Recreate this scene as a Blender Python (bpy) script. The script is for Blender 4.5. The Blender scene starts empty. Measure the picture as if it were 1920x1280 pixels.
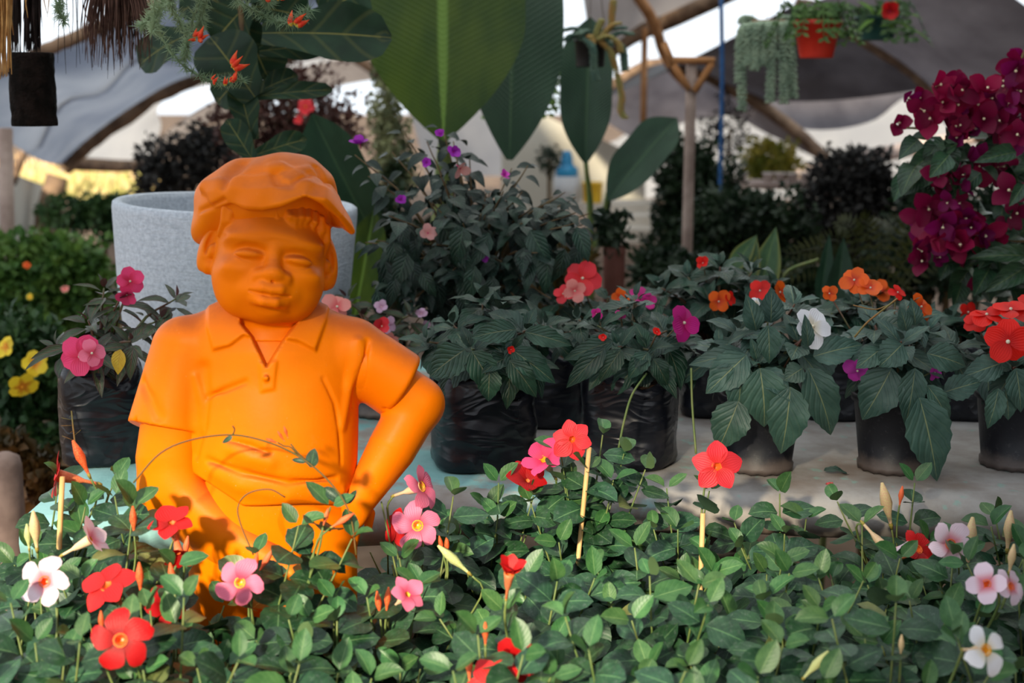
import bpy, math, random
import numpy as np
from mathutils import Vector, Matrix

# ------------------------------------------------------------------ camera, sky, sun, exposure
SC = bpy.context.scene
COL = SC.collection
F = 1920 * 50 / 36.0
PITCH = math.radians(10.4)
CZ = 1.40
cam_d = bpy.data.cameras.new('camera'); cam = bpy.data.objects.new('camera', cam_d); COL.objects.link(cam)
cam_d.lens = 50; cam_d.sensor_width = 36; cam_d.clip_start = .05; cam_d.clip_end = 200
cam.location = (0, 0, CZ); cam.rotation_euler = (math.pi / 2 - PITCH, 0, 0)
cam_d.dof.use_dof = True; cam_d.dof.focus_distance = 2.03; cam_d.dof.aperture_fstop = 4.5
SC.camera = cam

world = bpy.data.worlds.new('sky'); SC.world = world; world.use_nodes = True
bg = world.node_tree.nodes['Background']
bg.inputs[0].default_value = (.86, .93, 1.0, 1); bg.inputs[1].default_value = 1.5

sun_d = bpy.data.lights.new('sun', 'SUN'); sun = bpy.data.objects.new('sun', sun_d); COL.objects.link(sun)
sun_d.energy = 8.5; sun_d.color = (1.0, .88, .66); sun_d.angle = math.radians(4.2)
SUN_DIR = Vector((.30, .80, -.40)).normalized()
sun.rotation_euler = SUN_DIR.to_track_quat('-Z', 'Y').to_euler(); sun.location = (-4, -8, 6)

vs = SC.view_settings
vs.view_transform = 'Standard'; vs.look = 'None'; vs.gamma = 1; vs.use_curve_mapping = False
vs.exposure = 0.0
try:
    SC.cycles.use_denoising = True
    SC.cycles.max_bounces = 6; SC.cycles.transparent_max_bounces = 8
    SC.cycles.caustics_reflective = False; SC.cycles.caustics_refractive = False
except Exception: pass

# ------------------------------------------------------------------ helpers
SP, CP = math.sin(PITCH), math.cos(PITCH)
def px(x, y, Y):
    """the point at distance Y (along the ground axis) that the photograph shows at pixel x, y"""
    u = (x - 960) / F; v = (640 - y) / F
    dy = v * SP + CP; dz = v * CP - SP
    t = Y / dy
    return Vector((u * t, Y, CZ + dz * t))
def mpp(Y, y=640):
    v = (640 - y) / F
    return Y / (v * SP + CP) / F          # metres per pixel there
def rnd(a, b): return random.uniform(a, b)
def nrm(v): return Vector(v).normalized()

def tag(o, label=None, cat=None, group=None, kind=None):
    if label: o['label'] = label
    if cat: o['category'] = cat
    if group: o['group'] = group
    if kind: o['kind'] = kind
    return o
def empty(name, loc, label=None, cat=None, group=None):
    o = bpy.data.objects.new(name, None); COL.objects.link(o); o.location = loc; o.empty_display_size = .05
    o.matrix_basis = Matrix.Translation(loc)
    return tag(o, label, cat, group)
def mesh_np(name, verts, faces, mats=(), smooth=True, uvs=None, midx=None):
    """verts Nx3, faces list or Mxk array"""
    me = bpy.data.meshes.new(name)
    if isinstance(faces, np.ndarray):
        v = np.asarray(verts, np.float32); k = faces.shape[1]; m = len(faces)
        me.vertices.add(len(v)); me.vertices.foreach_set('co', v.ravel())
        me.loops.add(m * k); me.loops.foreach_set('vertex_index', faces.astype(np.int32).ravel())
        me.polygons.add(m); me.polygons.foreach_set('loop_start', np.arange(0, m * k, k, dtype=np.int32))
        try: me.polygons.foreach_set('loop_total', np.full(m, k, np.int32))
        except Exception: pass
        me.update(calc_edges=True); me.validate()
    else:
        me.from_pydata([tuple(p) for p in verts], [], faces); me.update()
    if uvs is not None:
        ul = me.uv_layers.new(name='UVMap')
        li = np.zeros(len(me.loops), np.int32); me.loops.foreach_get('vertex_index', li)
        ul.data.foreach_set('uv', np.asarray(uvs, np.float32)[li].ravel())
    for m in mats: me.materials.append(m)
    if smooth: me.polygons.foreach_set('use_smooth', np.ones(len(me.polygons), bool))
    if midx is not None: me.polygons.foreach_set('material_index', np.asarray(midx, np.int32))
    me.update()
    return me
def ob(name, me, parent=None, M=None):
    o = bpy.data.objects.new(name, me); COL.objects.link(o)
    if parent is not None: o.parent = parent
    if M is not None: o.matrix_basis = M
    return o
def child(name, me, root, Mworld):
    """a part placed by its world matrix under a root Empty that only has a location"""
    return ob(name, me, root, Matrix.Translation(-root.location) @ Mworld)
def frame_M(p, d, n, sx=1, sy=1, sz=1):
    y = Vector(d).normalized(); z = Vector(n); z = z - y * z.dot(y)
    if z.length < 1e-5: z = y.orthogonal()
    z.normalize(); x = y.cross(z)
    M = Matrix(((x.x * sx, y.x * sy, z.x * sz, p[0]), (x.y * sx, y.y * sy, z.y * sz, p[1]), (x.z * sx, y.z * sy, z.z * sz, p[2]), (0, 0, 0, 1)))
    return M

class MB:
    """collects shapes into one mesh"""
    def __init__(s): s.v = []; s.f = []; s.m = []
    def add(s, v, f, m=0):
        o = len(s.v); s.v += [tuple(p) for p in v]; s.f += [tuple(i + o for i in q) for q in f]; s.m += [m] * len(f)
    def tube(s, pts, r, n=6, m=0, caps=True):
        pts = [Vector(p) for p in pts]; rs = r if isinstance(r, (list, tuple)) else [r] * len(pts)
        ref = Vector((.31, .2, .93)); V = []; Fc = []
        for i, p in enumerate(pts):
            t = (pts[min(i + 1, len(pts) - 1)] - pts[max(i - 1, 0)])
            if t.length < 1e-9: t = Vector((0, 0, 1))
            t.normalize(); a = t.cross(ref)
            if a.length < .1: a = t.cross(Vector((1, 0, 0)))
            a.normalize(); b = t.cross(a)
            for k in range(n):
                w = 2 * math.pi * k / n; V.append(p + (a * math.cos(w) + b * math.sin(w)) * rs[i])
        for i in range(len(pts) - 1):
            for k in range(n):
                k2 = (k + 1) % n; Fc.append((i * n + k, i * n + k2, (i + 1) * n + k2, (i + 1) * n + k))
        if caps:
            Fc.append(tuple(range(n))[::-1]); Fc.append(tuple((len(pts) - 1) * n + k for k in range(n)))
        s.add(V, Fc, m)
    def lathe(s, prof, c=(0, 0, 0), n=32, m=0, warp=None):
        V = []; Fc = []
        for (r, z) in prof:
            for k in range(n):
                w = 2 * math.pi * k / n; p = Vector((r * math.cos(w), r * math.sin(w), z))
                if warp: p = warp(p, w)
                V.append(p + Vector(c))
        for i in range(len(prof) - 1):
            for k in range(n):
                k2 = (k + 1) % n; Fc.append((i * n + k, i * n + k2, (i + 1) * n + k2, (i + 1) * n + k))
        Fc.append(tuple(range(n))[::-1]); Fc.append(tuple((len(prof) - 1) * n + k for k in range(n)))
        s.add(V, Fc, m)
    def box(s, lo, hi, m=0):
        x0, y0, z0 = lo; x1, y1, z1 = hi
        V = [(x0, y0, z0), (x1, y0, z0), (x1, y1, z0), (x0, y1, z0), (x0, y0, z1), (x1, y0, z1), (x1, y1, z1), (x0, y1, z1)]
        s.add(V, [(3, 2, 1, 0), (4, 5, 6, 7), (0, 1, 5, 4), (1, 2, 6, 5), (2, 3, 7, 6), (3, 0, 4, 7)], m)
    def mesh(s, name, mats, smooth=True):
        return mesh_np(name, s.v, s.f, mats if isinstance(mats, (list, tuple)) else [mats], smooth, None, s.m)
def curve_pts(P, n):
    """Catmull-Rom through P"""
    P = [Vector(p) for p in P]; Q = [P[0] * 2 - P[1]] + P + [P[-1] * 2 - P[-2]]; out = []
    for i in range(n):
        u = i / (n - 1) * (len(P) - 1); k = min(int(u), len(P) - 2); t = u - k
        a, b, c, d = Q[k:k + 4]
        out.append(.5 * ((2 * b) + (c - a) * t + (2 * a - 5 * b + 4 * c - d) * t * t + (3 * b - a - 3 * c + d) * t ** 3))
    return out

# ------------------------------------------------------------------ material helpers
def nmat(name):
    m = bpy.data.materials.new(name); m.use_nodes = True; nt = m.node_tree
    for n in list(nt.nodes): nt.nodes.remove(n)
    return m, nt
class NB:
    def __init__(s, nt): s.nt = nt
    def n(s, t, **kw):
        x = s.nt.nodes.new(t)
        for k, v in kw.items(): setattr(x, k, v)
        return x
    def l(s, a, b): s.nt.links.new(a, b)
    def val(s, sock, v):
        if hasattr(v, 'is_output'): s.l(v, sock)
        else: sock.default_value = v
    def math(s, op, a, b=None, c=None, clamp=False):
        x = s.n('ShaderNodeMath', operation=op, use_clamp=clamp); s.val(x.inputs[0], a)
        if b is not None: s.val(x.inputs[1], b)
        if c is not None: s.val(x.inputs[2], c)
        return x.outputs[0]
    def mix(s, f, a, b, blend='MIX'):
        x = s.n('ShaderNodeMixRGB', blend_type=blend); s.val(x.inputs[0], f)
        s.val(x.inputs[1], a if hasattr(a, 'is_output') else (*a[:3], 1)); s.val(x.inputs[2], b if hasattr(b, 'is_output') else (*b[:3], 1))
        return x.outputs[0]
    def noise(s, vec, scale, detail=3, rough=.55, out=0, dist=0):
        x = s.n('ShaderNodeTexNoise'); x.inputs['Scale'].default_value = scale; x.inputs['Detail'].default_value = detail
        x.inputs['Roughness'].default_value = rough; x.inputs['Distortion'].default_value = dist
        if vec is not None: s.l(vec, x.inputs['Vector'])
        return x.outputs[out]
    def ramp(s, f, lo, hi):
        x = s.n('ShaderNodeMapRange', interpolation_type='SMOOTHSTEP'); s.val(x.inputs[0], f); x.inputs[1].default_value = lo; x.inputs[2].default_value = hi
        return x.outputs[0]
    def bump(s, h, strength=.3, dist=.002):
        x = s.n('ShaderNodeBump'); x.inputs['Strength'].default_value = strength; x.inputs['Distance'].default_value = dist; s.l(h, x.inputs['Height'])
        return x.outputs[0]
    def bsdf(s, col, rough=.5, spec=.5, normal=None, metallic=0):
        x = s.n('ShaderNodeBsdfPrincipled'); s.val(x.inputs['Base Color'], col if hasattr(col, 'is_output') else (*col[:3], 1))
        s.val(x.inputs['Roughness'], rough); x.inputs['Specular IOR Level'].default_value = spec; x.inputs['Metallic'].default_value = metallic
        if normal is not None: s.l(normal, x.inputs['Normal'])
        return x.outputs[0]
    def out(s, sh):
        x = s.n('ShaderNodeOutputMaterial'); s.l(sh, x.inputs[0])
def simple(name, c1, c2=None, scale=20, rough=.6, spec=.3, bump=0, bscale=None, bdist=.002, translucent=0, rand=0):
    m, nt = nmat(name); b = NB(nt)
    tc = b.n('ShaderNodeTexCoord').outputs['Object']
    col = c1
    if c2 is not None: col = b.mix(b.ramp(b.noise(tc, scale, 4), .35, .65), c1, c2)
    if rand:
        oi = b.n('ShaderNodeObjectInfo').outputs['Random']
        hs = b.n('ShaderNodeHueSaturation'); b.val(hs.inputs['Color'], col if hasattr(col, 'is_output') else (*col[:3], 1)); b.l(b.math('MULTIPLY_ADD', oi, rand, 1 - rand / 2), hs.inputs['Value']); col = hs.outputs[0]
    nn = b.bump(b.noise(tc, bscale or scale * 4, 4), bump, bdist) if bump else None
    sh = b.bsdf(col, rough, spec, nn)
    if translucent:
        t = b.n('ShaderNodeBsdfTranslucent'); b.val(t.inputs[0], col if hasattr(col, 'is_output') else (*col[:3], 1))
        x = b.n('ShaderNodeMixShader'); x.inputs[0].default_value = translucent; b.l(sh, x.inputs[1]); b.l(t.outputs[0], x.inputs[2]); sh = x.outputs[0]
    b.out(sh); return m
def leaf_mat(name, c_dark, c_light, c_vein, rough=.4, spec=.5, veins=9, slope=1.6, vein_w=.035, relief=.35, hue=.02, val=.5, under=None, translucent=.12, side=.25, edge=None, dust=.0):
    """leaf shading from the leaf's own UV: u across (midrib at .5), v from stalk to tip"""
    m, nt = nmat(name); b = NB(nt)
    uv = b.n('ShaderNodeSeparateXYZ'); b.l(b.n('ShaderNodeUVMap').outputs[0], uv.inputs[0])
    tc = b.n('ShaderNodeTexCoord').outputs['Object']
    au = b.math('ABSOLUTE', b.math('SUBTRACT', uv.outputs[0], .5))
    mid = b.math('SUBTRACT', 1.0, b.ramp(au, vein_w * .35, vein_w))
    ph = b.math('SUBTRACT', b.math('MULTIPLY', uv.outputs[1], veins), b.math('MULTIPLY', au, slope * veins * .5))
    sw = b.math('ABSOLUTE', b.math('SUBTRACT', b.math('FRACT', ph), .5))      # 0 at the vein
    sv = b.math('SUBTRACT', 1.0, b.ramp(sw, .02, .14))
    oi = b.n('ShaderNodeObjectInfo').outputs['Random']
    col = b.mix(b.ramp(b.noise(tc, 3.0, 3), .3, .7), c_dark, c_light)
    col = b.mix(b.math('MULTIPLY', sv, side), col, c_vein)
    if edge: col = b.mix(b.ramp(au, .30, .5), col, edge)
    col = b.mix(mid, col, c_vein)
    hs = b.n('ShaderNodeHueSaturation'); b.l(col, hs.inputs['Color'])
    b.l(b.math('MULTIPLY_ADD', oi, -hue * 2, .5 + hue), hs.inputs['Hue']); b.l(b.math('MULTIPLY_ADD', b.math('FRACT', b.math('MULTIPLY', oi, 7.31)), val, 1 - val / 2), hs.inputs['Value'])
    col = hs.outputs[0]
    if dust:
        col = b.mix(b.math('MULTIPLY', b.ramp(b.noise(tc, 7, 5, .7), .52, .75), dust), col, (.34, .38, .36))
    if under:
        bf = b.n('ShaderNodeNewGeometry').outputs['Backfacing']; col = b.mix(bf, col, under)
    hgt = b.math('ADD', b.math('MULTIPLY', b.ramp(sw, .02, .30), .6), b.math('MULTIPLY', b.noise(tc, 9, 2), .5))
    nn = b.bump(b.math('SUBTRACT', hgt, b.math('MULTIPLY', mid, .6)), relief, .003)
    sh = b.bsdf(col, rough, spec, nn)
    if translucent:
        t = b.n('ShaderNodeBsdfTranslucent'); g = b.mix(.6, col, c_light, 'MIX'); b.l(g, t.inputs[0])
        x = b.n('ShaderNodeMixShader'); x.inputs[0].default_value = translucent; b.l(sh, x.inputs[1]); b.l(t.outputs[0], x.inputs[2]); sh = x.outputs[0]
    b.out(sh); return m
# ------------------------------------------------------------------ the setting: ground, roofs, walls
random.seed(7)
M_soil = simple('soil_ground', (.10, .065, .045), (.20, .14, .10), 2.0, .95, .1, .5, 30, .01)
me = MB(); me.box((-40, -6, -.1), (40, 60, 0))
tag(ob('floor', me.mesh('floor', M_soil, False)), kind='structure')

def film_mat(name, c1, c2, tr=.55, scale=1.3):
    m, nt = nmat(name); b = NB(nt); tc = b.n('ShaderNodeTexCoord').outputs['Object']
    mp = b.n('ShaderNodeMapping'); mp.inputs['Scale'].default_value = (1, .35, 1); b.l(tc, mp.inputs[0])
    col = b.mix(b.ramp(b.noise(mp.outputs[0], scale, 5, .6), .3, .72), c1, c2)
    nn = b.bump(b.noise(mp.outputs[0], 5, 3), .25, .02)
    sh = b.bsdf(col, .45, .4, nn); t = b.n('ShaderNodeBsdfTranslucent'); b.l(col, t.inputs[0])
    x = b.n('ShaderNodeMixShader'); x.inputs[0].default_value = tr; b.l(sh, x.inputs[1]); b.l(t.outputs[0], x.inputs[2]); b.out(x.outputs[0]); return m
M_film_blue = film_mat('milky_blue_film', (.125, .155, .22), (.24, .275, .345), .5)
M_film_white = film_mat('white_film', (.40, .40, .42), (.54, .53, .53), .6)
M_film_tan = film_mat('tan_film', (.22, .185, .17), (.36, .315, .29), .5)
M_net = film_mat('purple_grey_shade_net', (.09, .078, .088), (.18, .16, .172), .5, 3)
M_net_dark = film_mat('dark_shade_net', (.022, .019, .022), (.06, .053, .058), .5, 3)
M_wood = simple('weathered_pole_wood', (.12, .075, .05), (.26, .17, .11), 9, .8, .2, .4)
M_wood_grey = simple('grey_post_wood', (.27, .20, .175), (.42, .33, .29), 9, .8, .2, .3)
M_wood_orange = simple('orange_timber', (.36, .16, .06), (.50, .25, .11), 9, .75, .2, .2)

def loft(name, curves, mat, n=28, m=10, sag=.0, label=None):
    """a sheet through curves given as (pixel polyline, distance)"""
    C = [curve_pts([px(x, y, Y if len(q) == 0 else q[0]) for (x, y, *q) in P], n) for (P, Y) in curves]
    V = []; Fc = []
    rows = []
    for j in range(n):
        rows.append(curve_pts([c[j] for c in C], m) if len(C) > 2 else [C[0][j].lerp(C[1][j], k / (m - 1)) for k in range(m)])
    for j in range(n):
        for k in range(m):
            t = k / (m - 1); p = rows[j][k].copy(); p.z -= sag * math.sin(math.pi * t) * (1 + .4 * math.sin(j * .9)); V.append(p)
    for j in range(n - 1):
        for k in range(m - 1): Fc.append((j * m + k, (j + 1) * m + k, (j + 1) * m + k + 1, j * m + k + 1))
    o = ob(name, mesh_np(name, V, Fc, [mat]))
    return tag(o, label, kind='structure')
def pole(name, pts, r, mat, n=24, label=None, cat=None, group=None, kind=None, wob=.0):
    P = curve_pts([px(*p) for p in pts], n) if len(pts) > 2 else [px(*pts[0]).lerp(px(*pts[1]), i / (n - 1)) for i in range(n)]
    P = [p + Vector((rnd(-1, 1), 0, rnd(-1, 1))) * wob for p in P]
    b = MB(); b.tube(P, r, 8); o = ob(name, b.mesh(name, mat)); return tag(o, label, cat, group, kind)

# left bay: milky film over bent poles, from the eaves up over the frame
rib_a = [(118, 308), (155, 272), (250, 200), (330, 155), (440, 118), (560, 95), (700, 60), (840, -10)]
rib_b = [(52, 258), (100, 192), (180, 132), (260, 92), (360, 55), (480, 15), (600, -40), (800, -160)]
rib_c = [(-75, 180), (0, 132), (90, 92), (160, 62), (280, 10), (420, -80), (600, -180), (800, -330)]
loft('ceiling', [(rib_c, 6.2), (rib_b, 8.4), (rib_a, 10.8)], M_film_blue, 30, 12, .10)
far_rib = [(262, 312), (300, 262), (370, 228), (450, 190), (560, 150), (700, 110), (800, 40)]
loft('ceiling', [([(108, 322), (160, 275), (252, 192), (335, 150), (440, 112), (560, 88), (700, 50)], 10.9), ([(276, 306), (302, 240), (296, 205), (330, 175), (450, 150), (560, 128), (700, 95)], 13.6)], M_film_white, 26, 8, .0)
loft('ceiling', [([(270, 300), (310, 250), (380, 200), (470, 160), (600, 110), (720, 60)], 13.7), ([(290, 330), (330, 265), (420, 215), (520, 185), (640, 160), (760, 140)], 16)], M_film_tan, 20, 6, .0)
for P, Y, r, w in ((rib_a, 10.75, .085, .012), (rib_b, 8.35, .045, .008), (rib_c, 6.15, .03, .004)):
    pole('trim_1', [(x, y, Y) for x, y in P], r, M_wood, 40, kind='structure', wob=w)
pole('trim_2', [(-60, 185, 9.6), (0, 218, 10.0), (70, 262, 10.5), (135, 305, 11), (270, 312, 13)], .055, M_wood, 20, kind='structure', wob=.008)
pole('trim_3', [(62, 240, 10.0), (48, 275, 10), (22, 345, 10)], .03, M_wood, 8, kind='structure')
pole('trim_4', [(108, 330, 10.75), (88, 400, 10.7), (84, 470, 10.6)], .085, M_wood, 8, kind='structure')
# pale low wall at the far left side
M_pale = simple('pale_limewash', (.42, .41, .36), (.55, .54, .48), 2, .9, .1)
b = MB(); p0, p1, p2, p3 = px(-260, 215, 7), px(95, 352, 11.5), px(95, 480, 11.5), px(-260, 560, 7)
V = [p0, p1, p2, p3]; off = Vector((-.12, .06, 0)); b.add(V + [v + off for v in V], [(3, 2, 1, 0), (4, 5, 6, 7), (0, 1, 5, 4), (1, 2, 6, 5), (2, 3, 7, 6), (3, 0, 4, 7)])
tag(ob('wall_left', b.mesh('wall_left', M_pale, False)), kind='structure')

# middle: pale film at the back of the fig and the banana, roof slope with tan film, open strip of sky, shade nets
loft('ceiling', [([(560, -60), (660, 60), (720, 130), (770, 220), (800, 330)], 13), ([(900, -120), (1000, -40), (1020, 60), (1010, 160), (990, 330)], 15)], M_film_white, 18, 6)
pole('trim_5', [(600, 80, 12.8), (660, 105, 12.8), (720, 145, 12.8), (790, 210, 12.9)], .05, M_wood, 12, kind='structure')
loft('ceiling', [([(1085, -60), (1100, 40), (1108, 100)], 8.0), ([(1250, -70), (1190, 20), (1125, 104)], 8.7), ([(1430, -50), (1280, 22), (1140, 102)], 9.4)], M_film_tan, 14, 14, .0)
pole('trim_6', [(1120, 112, 9.0), (1190, 66, 9.0), (1250, 42, 9), (1330, 5, 8.6), (1470, -60, 8.0)], .05, M_wood, 10, kind='structure')
pole('trim_7', [(1180, -30, 8.5), (1225, 40, 8.8), (1243, 95, 9), (1262, 130, 9), (1290, 160, 9)], .034, M_wood_orange, 12, kind='structure')
# arched nets of the right bay
arch_far = [(1110, 196), (1150, 162), (1215, 124), (1290, 128), (1360, 160), (1440, 205), (1510, 262), (1562, 312)]
arch_mid = [(1060, 300), (1120, 262), (1185, 215), (1250, 195), (1330, 210), (1400, 235), (1470, 262), (1520, 285), (1570, 320)]
arch_near = [(1490, 8), (1545, 22), (1600, 62), (1680, 112), (1745, 165), (1850, 270), (1960, 420)]
loft('ceiling', [(arch_far, 10.0), ([(1060, 226), (1120, 222), (1190, 262), (1215, 262), (1240, 250), (1290, 222), (1330, 200), (1345, 190), (1350, 180)], 12.4)], M_net, 26, 8, .05)
loft('ceiling', [(arch_near[:5], 7.4), ([(1110, 196), (1150, 162), (1215, 124), (1290, 128), (1360, 160), (1440, 190)], 9.9)], M_net_dark, 30, 10, .02)
loft('ceiling', [([(1380, 170), (1500, 60), (1620, 40), (1700, 90), (1760, 150), (1840, 240)], 11.0), ([(1420, 200), (1480, 236), (1560, 243), (1640, 225), (1710, 182), (1790, 250)], 10.0)], M_net, 24, 8, .0)
loft('ceiling', [([(1700, -90), (1760, -95), (1820, -60), (1960, 40), (2140, 200), (2300, 420)], 5.2), (arch_near, 7.3)], M_net, 28, 10, .04)
for P, Y, r in ((arch_far, 9.85, .045), (arch_near, 7.3, .035)):
    pole('trim_8', [(x, y, Y) for x, y in P], r, M_wood, 36, kind='structure', wob=.004)
# closed pale end of that bay
loft('wall_back', [([(1000, 300), (1140, 270), (1290, 170), (1360, 150), (1450, 200), (1560, 210), (1700, 150), (2000, 200)], 14.5), ([(1000, 372), (1140, 372), (1290, 372), (1360, 372), (1450, 372), (1560, 372), (1700, 372), (2000, 372)], 14.5)], M_film_white, 20, 6)
loft('wall_back', [([(940, 190), (1000, 205), (1060, 235), (1130, 262), (1210, 300)], 12.2), ([(940, 400), (1000, 400), (1060, 400), (1130, 400), (1210, 400)], 12.2)], simple('cream_wall', (.44, .41, .34), (.55, .52, .44), 1.2, .9, .1, translucent=.3), 12, 6)
pole('trim_9', [(1470, 330, 13), (1560, 312, 13), (1700, 280, 13), (1960, 230, 13)], .07, M_wood_grey, 8, kind='structure')

# roof that covers the stand where the plants are sold: film over the benches; unseen sun board added behind the camera
# unseen blockers added at the right: dark net roof and wall, low sun board
V = [(1.15, -3.0, 2.75), (3.6, -3.0, 2.9), (3.6, 2.4, 2.9), (1.15, 2.4, 2.75)]; tag(ob('ceiling', mesh_np('ceiling', V, [(0, 1, 2, 3)], [M_net_dark])), kind='structure')  # added unseen net roof, holds back sky light from the right
V = [(3.6, -3.0, 0), (3.6, 7, 0), (3.6, 7, 2.9), (3.6, -3.0, 2.9)]; tag(ob('added_net_wall', mesh_np('added_net_wall', V, [(0, 1, 2, 3)], [M_net_dark])), kind='structure')  # added unseen net wall, so more light comes from the left
b = MB(); b.box((-1.45, -3.16, 2.75), (9, -3.1, 3.44)); tag(ob('added_low_board', b.mesh('low_sun_board', M_wood_grey, False)), kind='structure')  # added unseen board, blocks the sun for the right side
M_cover = film_mat('cover_film', (.62, .64, .66), (.72, .74, .75), .7)
b = MB(); b.box((-6.5, -3.16, 3.44), (9, -3.1, 6.0))
tag(ob('added_sun_board', b.mesh('sun_board', M_wood_grey, False)), kind='structure')  # added unseen board, shades the upper part of the statue
V = []; Fc = []
NX, NY = 14, 8
for i in range(NX + 1):
    for j in range(NY + 1):
        x = -3.2 + 7.4 * i / NX; y = 2.5 + 3.9 * j / NY; V.append((x, y, 2.75 + .25 * math.sin(math.pi * i / NX) + .1 * j / NY))
for i in range(NX):
    for j in range(NY): a = i * (NY + 1) + j; Fc.append((a, a + NY + 1, a + NY + 2, a + 1))
o = ob('ceiling', mesh_np('ceiling', V, Fc, [M_cover])); tag(o, kind='structure')

# ------------------------------------------------------------------ bench slab and low plank stand
def concrete():
    m, nt = nmat('painted_concrete'); b = NB(nt); tc = b.n('ShaderNodeTexCoord').outputs['Object']
    base = b.mix(b.ramp(b.noise(tc, 9, 6, .6), .3, .7), (.26, .23, .205), (.42, .40, .38))
    base = b.mix(b.ramp(b.noise(tc, 3.1, 4, .6), .50, .72), base, (.20, .145, .11))
    sx = b.n('ShaderNodeSeparateXYZ'); b.l(tc, sx.inputs[0])
    # worn teal paint, mostly kept towards one end
    keep = b.math('MULTIPLY_ADD', sx.outputs[0], -.42, .12)
    pt = b.ramp(b.math('ADD', b.noise(tc, 5.5, 5, .62), keep), .60, .70)
    base = b.mix(pt, base, b.mix(b.noise(tc, 8, 3), (.13, .36, .35), (.34, .56, .56)))
    g = b.ramp(b.noise(tc, 24, 3), .62, .70); base = b.mix(b.math('MULTIPLY', g, .5), base, (.22, .45, .38))
    nn = b.bump(b.noise(tc, 60, 5), .35, .004)
    b.out(b.bsdf(base, .7, .3, nn)); return m
M_conc = concrete()
BENCH_Z = .78
def front_y(X):
    t = [(-1.0, 1.93), (-.70, 1.95), (-.35, 2.0), (0, 2.075), (.35, 2.075), (.75, 2.045), (1.3, 2.03)]
    for (a, ya), (c, yc) in zip(t, t[1:]):
        if X <= c: return ya + (yc - ya) * (X - a) / (c - a)
    return t[-1][1]
V = []; Fc = []; prof = []
for k in range(9):
    a = math.pi * k / 8; prof.append((.036 - .036 * math.sin(a), -.036 + .036 * math.cos(a)))
xs = [-.705 + 2.3 * i / 40 for i in range(41)]
for X in xs:
    fy = front_y(X); wob = .004 * math.sin(X * 9) + .003 * math.sin(X * 23 + 1)
    ring = [(3.15, 0)] + [(fy + dy + wob, dz * .95 + .0 * wob) for dy, dz in prof] + [(3.15, -.0684)]
    for (yy, zz) in ring: V.append((X, yy, BENCH_Z + zz + (.003 * math.sin(X * 7) if zz < 0 else 0)))
R = len(prof) + 2
for i in range(len(xs) - 1):
    for k in range(R): k2 = (k + 1) % R; Fc.append((i * R + k, i * R + k2, (i + 1) * R + k2, (i + 1) * R + k))
Fc.append(tuple(range(R))[::-1]); Fc.append(tuple((len(xs) - 1) * R + k for k in range(R)))
root = empty('bench', (0, 2.5, 0), 'long grey concrete bench with worn teal paint under the potted impatiens', 'bench')
child('slab', mesh_np('slab', V, Fc, [M_conc]), root, Matrix())
M_block = simple('block_grey', (.12, .11, .10), (.2, .18, .17), 12, .9, .1, .4)
for X in (-.5, .3, 1.2):
    b = MB(); b.box((X - .1, 2.3, 0), (X + .1, 2.95, BENCH_Z - .0684)); child('support', b.mesh('support', M_block, False), root, Matrix())
LOW_Z = .35
M_plank = simple('stand_plank', (.10, .075, .055), (.19, .15, .12), 8, .85, .2, .4)
root = empty('low_stand', (0, 1.6, 0), 'low dark plank stand that carries the front plants and the statue', 'stand')
for i in range(8):
    b = MB(); y0 = 1.18 + i * .106; b.box((-.95, y0, LOW_Z - .03), (1.15, y0 + .1, LOW_Z)); child('plank', b.mesh('plank', M_plank, False), root, Matrix())
for X in (-.8, 1.0):
    for Y in (1.25, 1.82):
        b = MB(); b.box((X - .03, Y - .03, 0), (X + .03, Y + .03, LOW_Z - .03)); child('leg', b.mesh('leg', M_plank, False), root, Matrix())
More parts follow.
